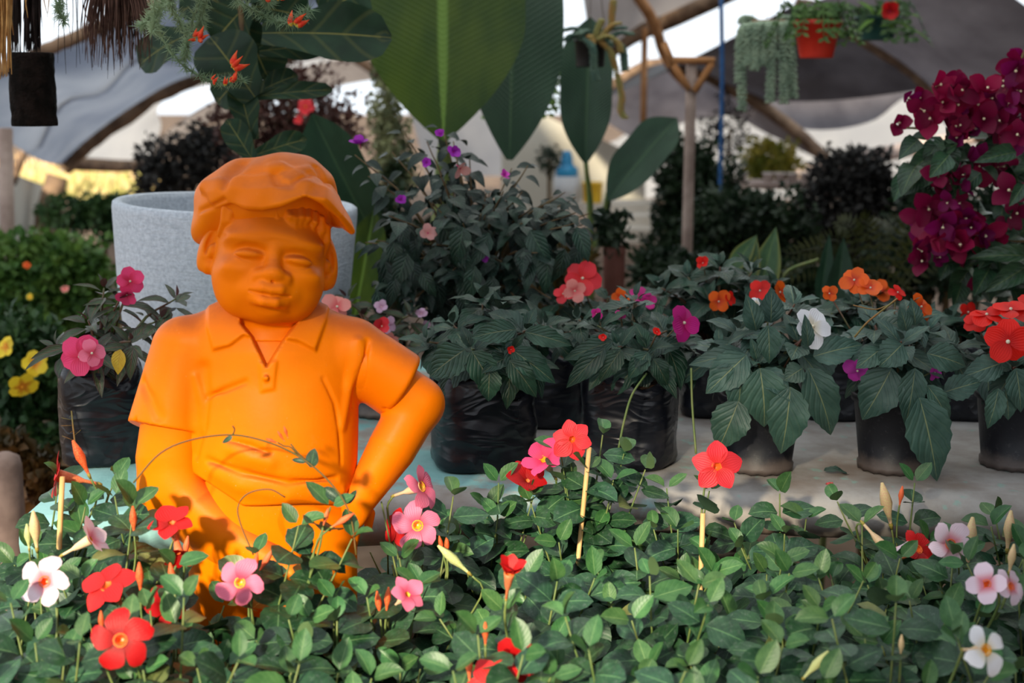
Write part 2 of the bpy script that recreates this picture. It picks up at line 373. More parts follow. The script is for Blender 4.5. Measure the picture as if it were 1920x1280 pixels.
# ------------------------------------------------------------------ clay statue of a boy, modelled as distance fields (units: pixels at the statue)
ST_Y = 1.80
class Field:
    def __init__(s, lo, hi, h):
        s.lo = np.array(lo, np.float32); s.h = h
        n = [int((b - a) / h) + 1 for a, b in zip(lo, hi)]
        ax = [np.float32(a) + np.arange(k, dtype=np.float32) * np.float32(h) for a, k in zip(lo, n)]
        s.X, s.Y, s.D = np.meshgrid(*ax, indexing='ij', sparse=False)
        s.F = np.full(s.X.shape, 1e3, np.float32); s.frame(None)
    def frame(s, fr):
        """fr: (origin, 3x3 whose rows are the local axes) or None"""
        s.fr = fr
    def box(s, pts, pad):
        """the sub-grid round points of the current frame, and its local coordinates"""
        P = np.array(pts, np.float32)
        if s.fr is not None: P = P @ s.fr[1] + s.fr[0]
        a = np.floor((P.min(0) - pad - s.lo) / s.h).astype(int); b = np.ceil((P.max(0) + pad - s.lo) / s.h).astype(int) + 1
        sl = tuple(slice(max(0, min(i, n - 1)), max(1, min(j, n))) for i, j, n in zip(a, b, s.F.shape))
        x, y, d = s.X[sl], s.Y[sl], s.D[sl]
        if s.fr is not None:
            o, R = s.fr; x, y, d = x - o[0], y - o[1], d - o[2]
            x, y, d = (R[i][0] * x + R[i][1] * y + R[i][2] * d for i in range(3))
        return sl, (x, y, d)
    PAD = 46
    def ell(s, c, r, rot=None):
        sl, P = s.box([c], max(r) + s.PAD)
        x, y, d = (p - np.float32(q) for p, q in zip(P, c))
        if rot is not None: x, y, d = (rot[i][0] * x + rot[i][1] * y + rot[i][2] * d for i in range(3))
        k0 = np.sqrt((x / r[0]) ** 2 + (y / r[1]) ** 2 + (d / r[2]) ** 2); k1 = np.sqrt((x / r[0] ** 2) ** 2 + (y / r[1] ** 2) ** 2 + (d / r[2] ** 2) ** 2)
        return [k0 * (k0 - 1) / np.maximum(k1, 1e-6), sl]
    def path(s, pts, rs):
        sl, P = s.box(pts, max(rs) + s.PAD); f = None
        for i in range(len(pts) - 1):
            a = np.array(pts[i], np.float32); ba = np.array(pts[i + 1], np.float32) - a; L = float(ba @ ba)
            x, y, d = P[0] - a[0], P[1] - a[1], P[2] - a[2]
            h = np.clip((x * ba[0] + y * ba[1] + d * ba[2]) / L, 0, 1)
            g = np.sqrt((x - h * ba[0]) ** 2 + (y - h * ba[1]) ** 2 + (d - h * ba[2]) ** 2) - (rs[i] + (rs[i + 1] - rs[i]) * h)
            f = g if f is None else np.minimum(f, g)
        return [f, sl]
    def cone(s, a, b, ra, rb): return s.path([a, b], [ra, rb])
    def union(s, G, k=0):
        g, sl = G; f = s.F[sl]
        if k <= 0: s.F[sl] = np.minimum(f, g)
        else:
            h = np.clip(.5 + .5 * (f - g) / k, 0, 1); s.F[sl] = f + (g - f) * h - k * h * (1 - h)
    def cut(s, G, k=0):
        g, sl = G; f = s.F[sl]; g = -g
        if k <= 0: s.F[sl] = np.maximum(f, g)
        else:
            h = np.clip(.5 - .5 * (f - g) / k, 0, 1); s.F[sl] = f + (g - f) * h + k * h * (1 - h)
    def keep(s, g, k=0): s.cut([-g, (slice(None),) * 3], k)
def poly_sd(X, Y, pts):
    d = None; ins = np.zeros(X.shape, bool); n = len(pts)
    for i in range(n):
        (ax, ay), (bx, by) = pts[i], pts[(i + 1) % n]; ex, ey = bx - ax, by - ay
        h = np.clip(((X - ax) * ex + (Y - ay) * ey) / (ex * ex + ey * ey), 0, 1)
        q = (X - ax - ex * h) ** 2 + (Y - ay - ey * h) ** 2; d = q if d is None else np.minimum(d, q)
        c = ((ay > Y) != (by > Y)); ins ^= c & (X < (bx - ax) * (Y - ay) / ((by - ay) or 1e-9) + ax)
    d = np.sqrt(d); return np.where(ins, -d, d)
def sstep(a, b, x):
    t = np.clip((x - a) / (b - a), 0, 1); return t * t * (3 - 2 * t)
def nets(fl):
    Fv = fl.F; ins = Fv < 0; n0, n1, n2 = Fv.shape
    c = [(i, j, k) for i in (0, 1) for j in (0, 1) for k in (0, 1)]
    sl = lambda o: tuple(slice(o[a], Fv.shape[a] - 1 + o[a]) for a in range(3))
    cnt = np.zeros((n0 - 1, n1 - 1, n2 - 1), np.int8)
    for o in c: cnt += ins[sl(o)]
    I, J, K = np.nonzero((cnt > 0) & (cnt < 8)); idx = np.full(cnt.shape, -1, np.int32); idx[I, J, K] = np.arange(len(I))
    acc = np.zeros((len(I), 3), np.float32); num = np.zeros(len(I), np.float32)
    for o in c:
        for a in range(3):
            if o[a]: continue
            q = list(o); q[a] = 1
            f0 = Fv[I + o[0], J + o[1], K + o[2]]; f1 = Fv[I + q[0], J + q[1], K + q[2]]
            m = (f0 < 0) != (f1 < 0); t = np.where(m, f0 / np.where(m, f0 - f1, 1), 0)
            p = np.array(o, np.float32)[None].repeat(len(I), 0); p[:, a] += t
            acc += p * m[:, None]; num += m
    V = acc / num[:, None] + np.stack([I, J, K], 1); V = V * fl.h + fl.lo
    Q = []
    for a in range(3):
        b1, b2 = (a + 1) % 3, (a + 2) % 3
        s0 = [slice(1, -1)] * 3; s0[a] = slice(0, -1); s1 = list(s0); s1[a] = slice(1, None)
        A, B = ins[tuple(s0)], ins[tuple(s1)]
        for flip, M in ((False, A & ~B), (True, ~A & B)):
            e = np.stack(np.nonzero(M), 1)
            if not len(e): continue
            e[:, b1] += 1; e[:, b2] += 1
            def cell(u, v):
                q = e.copy(); q[:, b1] -= u; q[:, b2] -= v; return idx[q[:, 0], q[:, 1], q[:, 2]]
            quad = np.stack([cell(1, 1), cell(0, 1), cell(0, 0), cell(1, 0)], 1)
            Q.append(quad[:, ::-1] if flip else quad)
    return V, np.concatenate(Q)
def st_world(V):
    Y = ST_Y - V[:, 2] / 1457.0; u = (V[:, 0] - 960) / F; v = (640 - V[:, 1]) / F
    t = Y / (v * SP + CP); return np.stack([u * t, Y, CZ + (v * CP - SP) * t], 1)
def statue_part(name, fl, mat, root):
    V, Q = nets(fl); W = st_world(V)
    me = mesh_np(name, W, Q[:, ::-1], [mat])   # image y runs down, so the winding turns round
    return child(name, me, root, Matrix())

def clay():
    m, nt = nmat('orange_fired_clay'); b = NB(nt); tc = b.n('ShaderNodeTexCoord').outputs['Object']
    col = b.mix(b.ramp(b.noise(tc, 7, 5, .6), .3, .7), (.80, .165, .0008), (.88, .205, .001))
    # pale dust settled in patches on what faces up
    gm = b.n('ShaderNodeNewGeometry'); nz = b.n('ShaderNodeSeparateXYZ'); b.l(gm.outputs['Normal'], nz.inputs[0])
    up = b.math('MULTIPLY', b.ramp(nz.outputs[2], .10, .9), b.math('MULTIPLY_ADD', b.ramp(b.noise(tc, 14, 5, .6), .3, .65), .6, .4))
    col = b.mix(b.math('MULTIPLY', up, .8), col, (.33, .07, .018))
    col = b.mix(b.math('MULTIPLY', b.ramp(b.noise(tc, 26, 6, .7), .60, .78), .16), col, (.80, .28, .06))
    col = b.mix(b.math('MULTIPLY', b.ramp(b.noise(tc, 420, 2), .74, .77), .3), col, (.85, .55, .3))
    nn = b.bump(b.noise(tc, 210, 4, .6), .10, .002)
    b.out(b.bsdf(col, .42, .09, nn)); return m
M_clay = clay()
statue = empty('boy_statue', px(505, 1000, ST_Y) * 1.0, 'orange clay statue of a boy in a cap and polo shirt, hand on hip', 'statue')
statue.matrix_basis = Matrix.Translation((px(505, 1000, ST_Y).x, ST_Y, LOW_Z)); statue.location = (px(505, 1000, ST_Y).x, ST_Y, LOW_Z)

def rotframe(o, tilt, yaw, pitch):
    """local axes u (viewer's right), v (up the face), w (out of the face) in image space x right, y down, d to the viewer"""
    u, v, w = np.array([1., 0, 0]), np.array([0, -1., 0]), np.array([0, 0, 1.])
    def rot(vec, axis, ang):
        axis = axis / np.linalg.norm(axis); return vec * math.cos(ang) + np.cross(axis, vec) * math.sin(ang) + axis * (axis @ vec) * (1 - math.cos(ang))
    def ap(axis, ang):
        nonlocal u, v, w
        u, v, w = rot(u, axis, ang), rot(v, axis, ang), rot(w, axis, ang)
    ap(np.array([0, 0, 1.]), math.radians(tilt)); ap(v.copy(), -math.radians(yaw)); ap(u.copy(), -math.radians(-pitch))
    return (np.array(o, np.float32), np.stack([u, v, w]).astype(np.float32))
HEAD = rotframe((503, 488, 22), 8, 6, 6)

# head, neck, arms: one body
fl = Field((250, 320, -110), (850, 1130, 190), 3.2)
# ---- arms and neck in the picture frame
fl.union(fl.cone((503, 560, -15), (500, 700, -5), 78, 84), 0)
fl.union(fl.path([(336, 690, 0), (318, 860, 0), (322, 925, 2)], [58, 64, 62]), 12)
fl.union(fl.path([(322, 925, 2), (430, 1015, 55), (545, 1088, 95)], [62, 54, 42]), 18)
fl.union(fl.path([(690, 690, 0), (782, 757, -12)], [56, 49]), 10)
fl.union(fl.path([(782, 757, -12), (735, 840, 12), (672, 940, 38)], [48, 46, 31]), 16)
# hand on the hip: palm, four fingers, thumb
fl.union(fl.ell((664, 958, 44), (27, 34, 20)), 12)
for k, (dx, ln) in enumerate(((-26, 58), (-12, 66), (2, 62), (15, 50))):
    a = (660 + dx * .6, 972, 50 - k * 7); m1 = (652 + dx, 972 + ln * .55, 52 - k * 9); t1 = (648 + dx, 972 + ln, 40 - k * 9)
    fl.union(fl.path([a, m1, t1], [10, 9, 7.5]), 5)
fl.union(fl.path([(678, 940, 30), (694, 962, 12), (690, 990, 4)], [11, 10, 8]), 6)
fl.union(fl.ell((503, 742, -4), (156, 170, 94)), 0)
body_f = fl
hd = Field((340, 335, -115), (680, 646, 175), 2.2); hd.frame(HEAD)
E = hd.ell
hd.union(E((0, 45, -25), (112, 112, 112)))
hd.union(E((0, -28, 14), (101, 84, 84)), 30)
hd.union(E((0, 38, 32), (92, 66, 66)), 30)
for s in (-1, 1):
    hd.union(E((s * 52, -42, 44), (50, 46, 46)), 30)
    hd.union(E((s * 38, -78, 40), (48, 38, 46)), 30)
hd.union(E((0, -99, 60), (34, 23, 32)), 24)
for s in (-1, 1):
    hd.cut(E((s * 45, 7, 118), (38, 10, 22)), 26)                      # hollow between brow and lid
    hd.union(E((s * 46, 27, 78), (40, 9, 17)), 32)                    # soft brow
    hd.union(E((s * 44, -4, 89), (29, 12, 18)), 6)                    # closed lid
    hd.cut(hd.path([(s * 72, -8, 88), (s * 58, -15, 99), (s * 42, -16, 105), (s * 22, -10, 106)], [2, 4.0, 4.2, 2]), 6)
    hd.cut(hd.path([(s * 74, 4, 88), (s * 56, 11, 99), (s * 34, 10, 104), (s * 18, 2, 106)], [1.2, 2.6, 2.6, 1.2]), 9)
    hd.union(E((s * 48, -31, 80), (40, 14, 17)), 22)                  # puffed lower lid and cheek
hd.union(hd.path([(0, 14, 92), (0, -12, 101), (0, -30, 109)], [9, 12, 16]), 14)
hd.union(E((0, -38, 110), (25, 15, 17)), 8)
for s in (-1, 1):
    hd.union(E((s * 25, -41, 101), (13, 12, 15)), 7)
    hd.cut(E((s * 10, -49, 112), (6, 4, 7)), 4)
hd.union(E((0, -68, 88), (50, 30, 26)), 20)
hd.cut(hd.path([(0, -52, 118), (0, -60, 116)], [3, 4]), 6)            # philtrum
hd.union(hd.path([(-36, -71, 96), (-15, -65, 112), (0, -67, 114), (15, -65, 112), (36, -71, 96)], [5, 13, 12, 13, 5]), 9)
hd.union(hd.path([(-28, -85, 98), (-10, -90, 110), (10, -90, 110), (28, -85, 98)], [8, 13, 13, 8]), 9)
hd.cut(hd.path([(-38, -72, 104), (-20, -76, 117), (0, -78, 123), (20, -76, 117), (38, -72, 104)], [1.0, 2.2, 2.4, 2.2, 1.0]), 5)
hd.cut(E((0, -107, 106), (26, 7, 11)), 12)                              # below the lower lip
for s in (-1, 1):                                                      # ears
    a = math.radians(12 * s); rot = np.array([[math.cos(a), math.sin(a), 0], [-math.sin(a), math.cos(a), 0], [0, 0, 1]], np.float32)
    cx = s * 113
    hd.union(E((cx, 12, -8), (18, 50, 28), rot), 9)
    hd.cut(E((cx + s * 2, 18, 20), (9, 27, 13), rot), 6)
    hd.union(E((cx - s * 4, 2, 16), (8, 13, 7)), 5)
    hd.union(E((cx - s * 2, -28, 4), (13, 15, 14)), 8)
# hair showing under the cap
for i, (u0, v0, u1, v1, r) in enumerate(((10, 92, 24, 62, 10), (22, 96, 32, 54, 10), (38, 96, 40, 62, 11), (54, 94, 50, 66, 10), (68, 90, 66, 60, 9), (82, 84, 84, 40, 9), (-86, 74, -98, 42, 10), (-98, 80, -104, 30, 9), (94, 70, 99, 20, 9), (-20, 98, -4, 76, 8))):
    w0 = 96 - abs(u0) * .30; w1 = 97 - (abs(u1) ** 2) * .0052
    hd.union(hd.path([(u0, v0, w0 - 10), (.5 * (u0 + u1) + 3, .5 * (v0 + v1), .5 * (w0 + w1)), (u1, v1, w1 - 2)], [r, r * .8, 2.5]), 6)
# trim the neck part so the two fields form one surface: resample the head into the body grid
hd.frame(None)
hd.union(hd.cone((503, 560, -15), (500, 700, -5), 78, 84), 14)
hd.union(hd.ell((503, 742, -4), (156, 170, 94)), 14)
hd.keep(hd.Y - 640, 0)
body_f.keep(622 - body_f.Y, 0)                                       # coarse grid keeps only what lies below the collar
V1, Q1 = nets(hd); V2, Q2 = nets(body_f)
W = np.concatenate([st_world(V1), st_world(V2)]); Qa = np.concatenate([Q1, Q2 + len(V1)])[:, ::-1]
child('body', mesh_np('body', W, Qa, [M_clay]), statue, Matrix())

# shirt
sh = Field((232, 545, -150), (845, 960, 175), 2.9)
sh.PAD = 75
sh.union(sh.ell((503, 742, -4), (168, 178, 104)))
sh.union(sh.ell((512, 880, 12), (156, 170, 116)), 60)
sh.union(sh.path([(352, 652, -10), (503, 622, -12), (655, 652, -10)], [54, 70, 54]), 55)
sh.union(sh.cone((503, 592, -16), (503, 670, -8), 70, 98), 34)
armL = sh.path([(345, 655, -6), (312, 800, 2)], [62, 73])
q = armL[1]; armL[0] = np.maximum(armL[0], (sh.Y[q] - 808) * .985 - (sh.X[q] - 310) * .19 + sh.D[q] * .10 + (sh.X[q] - 308) ** 2 * .0012)
sh.union(armL, 14)
armR = sh.path([(662, 662, -6), (757, 727, -8)], [64, 66])
q = armR[1]; p_ = (sh.X[q] - 756) * .80 + (sh.Y[q] - 742) * .60 + ((sh.X[q] - 750) * .6 - (sh.Y[q] - 745) * .8) ** 2 * .0022; armR[0] = np.where(np.abs(armR[0] - p_) < 12, np.maximum(armR[0], p_) + (12 - np.abs(armR[0] - p_)) ** 2 / 48, np.maximum(armR[0], p_))
sh.union(armR, 16)
X, Y, D = sh.X, sh.Y, sh.D
front = sstep(-20, 20, D)
# collar, placket, button raised from the cloth
def emboss(pts, h, w=5):
    sh.F -= (h * front * sstep(w, -w, poly_sd(X[:, :, :1], Y[:, :, :1], pts))).astype(np.float32)
emboss([(388, 560), (388, 615), (399, 656), (430, 648), (457, 628), (474, 632), (500, 668), (470, 600), (440, 560)], 8, 4)
emboss([(620, 560), (612, 600), (592, 657), (560, 640), (533, 634), (505, 676), (530, 640), (545, 600), (560, 555)], 8, 4)
emboss([(486, 680), (520, 676), (514, 730), (490, 734)], 4, 4)
sh.cut(sh.path([(500, 664, 104), (497, 690, 112), (494, 735, 122)], [3, 3, 2]), 5)
sh.union(sh.ell((499, 709, 108), (6, 6, 8)), 3)
# neck opening
emboss([(458, 560), (452, 604), (474, 632), (500, 686), (530, 638), (556, 604), (550, 560)], -26, 4)
# creases and folds
def fold(pts, rs, k, cut=True):
    (sh.cut if cut else sh.union)(sh.path(pts, rs), k)
def onfront(x, y):
    """front depth of the torso at a pixel"""
    i = int((x - sh.lo[0]) / sh.h); j = int((y - sh.lo[1]) / sh.h); col = sh.F[i, j]; k = np.nonzero(col < 0)[0]
    return sh.lo[2] + k[-1] * sh.h if len(k) else 0
def crease(P, r, k, up=0):
    P3 = [(x, y, onfront(x, y) + (r * .35 if not up else -r * .35)) for x, y in P]; rs = [r * .4] + [r] * (len(P) - 2) + [r * .4]
    if up: sh.union(sh.path(P3, rs), k)
    else: sh.cut(sh.path(P3, rs), k)
crease([(383, 690), (384, 742), (378, 800), (366, 850)], 4, 24)
crease([(390, 744), (425, 730), (460, 716)], 3, 11)
crease([(366, 706), (382, 760), (384, 806)], 5, 12, 1)
crease([(268, 716), (282, 750), (296, 780)], 4, 20)
crease([(606, 710), (628, 755), (636, 800), (640, 870)], 2, 8)
crease([(672, 640), (664, 690), (650, 740), (640, 800)], 6, 14, 1)
crease([(690, 640), (680, 700), (662, 760)], 4, 10)
crease([(430, 826), (470, 836), (505, 850)], 3, 10)
crease([(436, 844), (470, 860), (505, 868)], 4, 26, 1)
crease([(390, 862), (450, 884), (540, 904), (630, 896)], 3, 13)
crease([(400, 884), (450, 912), (540, 930), (640, 922)], 5, 22, 1)
crease([(720, 768), (770, 738), (795, 712)], 4, 8)
crease([(255, 786), (310, 806), (362, 814)], 4, 8)
# wave of the hem
hem = 946 + 2 * np.sin(X * .03) - np.maximum(0, 455 - X) * .62
sh.keep(sh.Y - hem, 3)
statue_part('shirt', sh, M_clay, statue)

# cap: puffed crown and a bent peak
cp = Field((335, 270, -150), (690, 470, 190), 2.3)
cp.union(cp.ell((500, 384, -6), (122, 92, 118)))
cp.union(cp.ell((540, 346, 14), (84, 57, 92)), 24)
cp.union(cp.ell((452, 366, 6), (66, 56, 88)), 22)
cp.union(cp.ell((404, 392, -18), (42, 58, 74)), 26)
cp.union(cp.ell((388, 428, -26), (28, 32, 56)), 22)
cp.union(cp.ell((606, 392, -20), (30, 42, 70)), 20)
lip = [(404, 384, 74), (432, 378, 100), (464, 386, 122), (495, 389, 136), (530, 380, 146), (572, 366, 149), (606, 375, 140), (636, 404, 118), (660, 434, 86)]
rootp = [(388, 352, 40), (418, 346, 66), (455, 344, 86), (495, 343, 98), (540, 341, 102), (580, 345, 96), (608, 356, 78), (626, 378, 46), (632, 410, 14)]
for i in range(41):
    t = i / 40 * (len(lip) - 1); k = min(int(t), len(lip) - 2); q = t - k
    a = np.array(lip[k]) * (1 - q) + np.array(lip[k + 1]) * q; c = np.array(rootp[k]) * (1 - q) + np.array(rootp[k + 1]) * q
    m_ = (a + c) / 2 + np.array([0, -7, 4]); g = cp.path([c, m_, a], [16, 10, 6])
    cp.union(g, 6)
hollow = cp.ell((505, 470, 10), (104, 84, 102)); cp.cut(hollow, 4)
def onc(x, y):
    i = int((x - cp.lo[0]) / cp.h); j = int((y - cp.lo[1]) / cp.h); k = np.nonzero(cp.F[i, j] < 0)[0]
    return cp.lo[2] + k[-1] * cp.h if len(k) else 0
def ccr(P, r, k, up=0):
    P3 = [(x, y, onc(x, y) + (r * .4 if not up else -r * .4)) for x, y in P]; rs = [r * .4] + [r] * (len(P) - 2) + [r * .3]
    if up: cp.union(cp.path(P3, rs), k)
    else: cp.cut(cp.path(P3, rs), k)
ccr([(514, 326), (522, 340), (545, 344), (575, 330), (590, 312)], 4, 16)
ccr([(510, 318), (530, 314), (550, 324), (580, 320)], 6, 18, 1)
ccr([(596, 314), (606, 334), (616, 346)], 4, 14)
ccr([(455, 306), (436, 322), (420, 348)], 5, 28)
ccr([(376, 396), (398, 386), (420, 374)], 3, 10)
cp.F += (2.2 * np.sin(cp.X * .045 + 1.3) * np.sin(cp.Y * .06 + cp.D * .03) + 1.2 * np.sin(cp.X * .09 + cp.Y * .05)).astype(np.float32)
statue_part('cap', cp, M_clay, statue)

# trousers and shoes down to the stand (mostly behind the front plants)
tr = Field((330, 900, -140), (690, 1790, 150), 5.0)
tr.union(tr.ell((510, 960, 2), (146, 150, 104)))
tr.union(tr.path([(440, 1020, 0), (440, 1300, -5), (436, 1560, -15)], [88, 80, 62]), 30)
tr.union(tr.path([(582, 1020, 0), (590, 1300, -5), (596, 1560, -15)], [88, 80, 62]), 30)
tr.union(tr.path([(380, 985, 70), (430, 1040, 96)], [4, 4]), 8)
feet_y = 1650
for x in (430, 600): tr.union(tr.path([(x, 1640, -30), (x, 1655, 60)], [46, 40]), 20)
zf = LOW_Z
tr.keep(tr.Y - 1672 , 2)
V, Q = nets(tr); W = st_world(V); low = W[:, 2].min(); W[:, 2] = np.where(W[:, 2] < .75, .75 - (.75 - W[:, 2]) * (.75 - LOW_Z) / (.75 - low), W[:, 2])
child('trousers', mesh_np('trousers', W, Q[:, ::-1], [M_clay]), statue, Matrix())
# ------------------------------------------------------------------ leaf and petal meshes
random.seed(11)
def leaf_mesh(name, mat, prof, nu=4, nv=6, fold=.25, arch=.5, wave=0, serr=0, twist=0, bow=1.0):
    V = []; UV = []; Fc = []; y = z = 0.0; ph = rnd(0, 6)
    for j in range(nv + 1):
        t = j / nv; th = -arch * (t ** bow) + arch * .25
        if j: y += math.cos(th) / nv; z += math.sin(th) / nv
        w = prof(t)
        for i in range(nu + 1):
            s = 2 * i / nu - 1; ww = w * (1 + (serr * ((j % 2) * 2 - 1) if abs(s) == 1 and 0 < j < nv else 0)); tw = twist * t
            x = s * ww; h = fold * abs(x) + wave * abs(s) * w * math.sin(ph + t * 14 + (1.3 if s > 0 else 0)) + x * tw
            V.append((x, y - math.sin(th) * h, z + math.cos(th) * h)); UV.append(((s * (.15 + .85 * min(1, w / .12)) if False else s) * .5 + .5, t))
    for j in range(nv):
        for i in range(nu): a = j * (nu + 1) + i; Fc.append((a, a + 1, a + nu + 2, a + nu + 1))
    return mesh_np(name, V, Fc, [mat], True, UV)
def p_oval(W, tip=.12):
    return lambda t: W * .5 * (max(0, math.sin(math.pi * min(1, t ** .9))) ** .62) * (1 - .18 * t) + .012 * (1 - t)
def p_lance(W):
    return lambda t: W * .5 * (max(0, math.sin(math.pi * t ** .74)) ** .92) * (1.08 - .22 * t ** 2) + .012 * (1 - t)
def p_drop(W):
    return lambda t: W * .5 * (max(0, math.sin(math.pi * t ** .68)) ** .9) * (1.08 - .25 * t) + .012 * (1 - t)
def p_fiddle(W):
    return lambda t: W * .5 * (max(0, math.sin(math.pi * min(1, .08 + .92 * t))) ** .45) * (.62 + .5 * t ** 1.6 - .16 * math.sin(math.pi * t * 2) * (t < .5)) if t < .995 else W * .04

L_mand = leaf_mat('mandevilla_leaf', (.009, .036, .016), (.024, .080, .032), (.08, .17, .07), .44, .42, 7, 1.3, .03, .08, .02, .7, (.045, .085, .050), .08, .12, dust=.22)
L_mand_young = leaf_mat('mandevilla_young_leaf', (.028, .095, .026), (.06, .15, .045), (.13, .23, .08), .42, .42, 7, 1.3, .03, .08, .02, .5, (.09, .15, .06), .12, .12)
L_imp = leaf_mat('impatiens_leaf', (.007, .030, .018), (.022, .066, .040), (.13, .15, .08), .42, .38, 7, 1.7, .022, .45, .015, .6, (.045, .075, .055), .05, .06)
L_imp_grey = leaf_mat('impatiens_grey_green_leaf', (.022, .060, .044), (.055, .115, .085), (.20, .23, .11), .46, .40, 6, 1.7, .020, .35, .012, .5, (.06, .09, .07), .05, .06)
L_imp_bronze = leaf_mat('impatiens_bronze_leaf', (.016, .034, .016), (.045, .085, .032), (.16, .05, .04), .38, .5, 7, 1.6, .035, .35, .02, .6, (.10, .03, .035), .06, .2, (.05, .025, .02))
L_shrub = leaf_mat('shrub_leaf', (.006, .022, .014), (.018, .048, .031), (.05, .10, .06), .42, .45, 7, 1.3, .03, .5, .02, .7, (.02, .045, .03), .06, .15)
L_yellow = leaf_mat('yellowed_leaf', (.55, .33, .02), (.65, .45, .04), (.5, .3, .05), .45, .4, 8, 1.3, .03, .3, .01, .3, None, .15, .2)
L_boug = leaf_mat('bougainvillea_leaf', (.008, .030, .014), (.025, .075, .03), (.10, .15, .05), .4, .5, 7, 1.3, .03, .3, .02, .7, (.05, .08, .03), .1, .15)
MESH = {}
def variants(key, n, fn):
    MESH[key] = [fn() for _ in range(n)]; return MESH[key]
variants('mand', 5, lambda: leaf_mesh('mandevilla_leaf', L_mand, p_oval(rnd(.74, .92)), 4, 6, rnd(.02, .28), rnd(.0, .8), .05, 0, rnd(-.3, .3)))
variants('mandy', 4, lambda: leaf_mesh('mandevilla_young_leaf', L_mand_young, p_oval(rnd(.60, .74)), 4, 6, rnd(.2, .5), rnd(-.3, .6), .04, 0, rnd(-.2, .2)))
L_pale = leaf_mat('pale_mandevilla_leaf', (.10, .13, .04), (.17, .19, .06), (.22, .22, .08), .45, .4, 7, 1.3, .03, .1, .02, .4, None, .12, .15)
variants('mandp', 2, lambda: leaf_mesh('pale_leaf', L_pale, p_oval(rnd(.60, .75)), 4, 6, rnd(.1, .4), rnd(.2, .9), .08, 0, rnd(-.3, .3)))
variants('imp', 6, lambda: leaf_mesh('impatiens_leaf', L_imp, p_lance(rnd(.40, .50)), 4, 12, rnd(.15, .45), rnd(.5, 1.3), .10, .05, rnd(-.3, .3)))
variants('impg', 5, lambda: leaf_mesh('impatiens_leaf', L_imp_grey, p_lance(rnd(.46, .54)), 4, 14, rnd(.1, .3), rnd(.3, .9), .07, .05, rnd(-.2, .2)))
variants('impb', 4, lambda: leaf_mesh('bronze_leaf', L_imp_bronze, p_lance(rnd(.30, .38)), 4, 7, rnd(.15, .4), rnd(.2, .9), .05, 0, rnd(-.2, .2)))
variants('shrub', 5, lambda: leaf_mesh('shrub_leaf', L_shrub, p_drop(rnd(.46, .60)), 4, 6, rnd(.1, .4), rnd(.4, 1.3), .05, 0, rnd(-.3, .3)))
variants('boug', 4, lambda: leaf_mesh('bougainvillea_leaf', L_boug, p_drop(rnd(.55, .68)), 4, 6, rnd(.1, .5), rnd(.2, 1.0), .08, 0, rnd(-.3, .3)))
variants('yellow', 2, lambda: leaf_mesh('yellow_leaf', L_yellow, p_lance(.42), 4, 8, .2, .5, .04))

M_stem = simple('green_stem', (.10, .16, .04), (.17, .20, .06), 30, .5, .4)
M_stem_red = simple('reddish_stem', (.13, .05, .03), (.10, .12, .04), 30, .45, .4)
M_stem_brown = simple('brown_twig', (.10, .06, .03), (.16, .11, .05), 30, .7, .2)
M_stem_warm = simple('orange_brown_vine', (.30, .14, .04), (.20, .16, .05), 40, .6, .3)
M_potsoil = simple('potting_soil', (.03, .018, .012), (.09, .05, .03), 60, .95, .1, .8, 150, .004)

def black_plastic():
    m, nt = nmat('black_bag_plastic'); b = NB(nt); tc = b.n('ShaderNodeTexCoord').outputs['Object']
    mp = b.n('ShaderNodeMapping'); mp.inputs['Scale'].default_value = (1, 1, 2.6); b.l(tc, mp.inputs[0])
    w = b.noise(mp.outputs[0], 11, 2, .45, 0, .6)
    rid = b.math('POWER', b.math('SUBTRACT', 1.0, b.math('ABSOLUTE', b.math('MULTIPLY_ADD', w, 2.0, -1.0))), 3.0)
    col = b.mix(b.ramp(b.noise(tc, 12, 5, .65), .5, .8), (.005, .006, .010), (.030, .030, .038))
    b.out(b.bsdf(col, b.math('MULTIPLY_ADD', b.noise(tc, 20, 4), .25, .18), .4, b.bump(b.math('ADD', rid, b.math('MULTIPLY', b.noise(mp.outputs[0], 40, 3), .12)), .3, .008))); return m
M_bag = black_plastic()
def pot_plastic():
    m, nt = nmat('dusty_pot_plastic'); b = NB(nt); tc = b.n('ShaderNodeTexCoord').outputs['Object']
    z = b.n('ShaderNodeSeparateXYZ'); b.l(tc, z.inputs[0])
    splash = b.math('MULTIPLY', b.ramp(b.math('ADD', z.outputs[2], b.math('MULTIPLY', b.noise(tc, 30, 4), -.03)), .018, -.006), .55)   # mud splashed along the foot
    col = b.mix(b.ramp(b.noise(tc, 90, 4, .7), .56, .75), (.010, .011, .016), (.05, .048, .055))
    col = b.mix(splash, col, (.20, .155, .135))
    b.out(b.bsdf(col, .5, .4, b.bump(b.noise(tc, 120, 3), .2, .002))); return m
M_pot = pot_plastic()

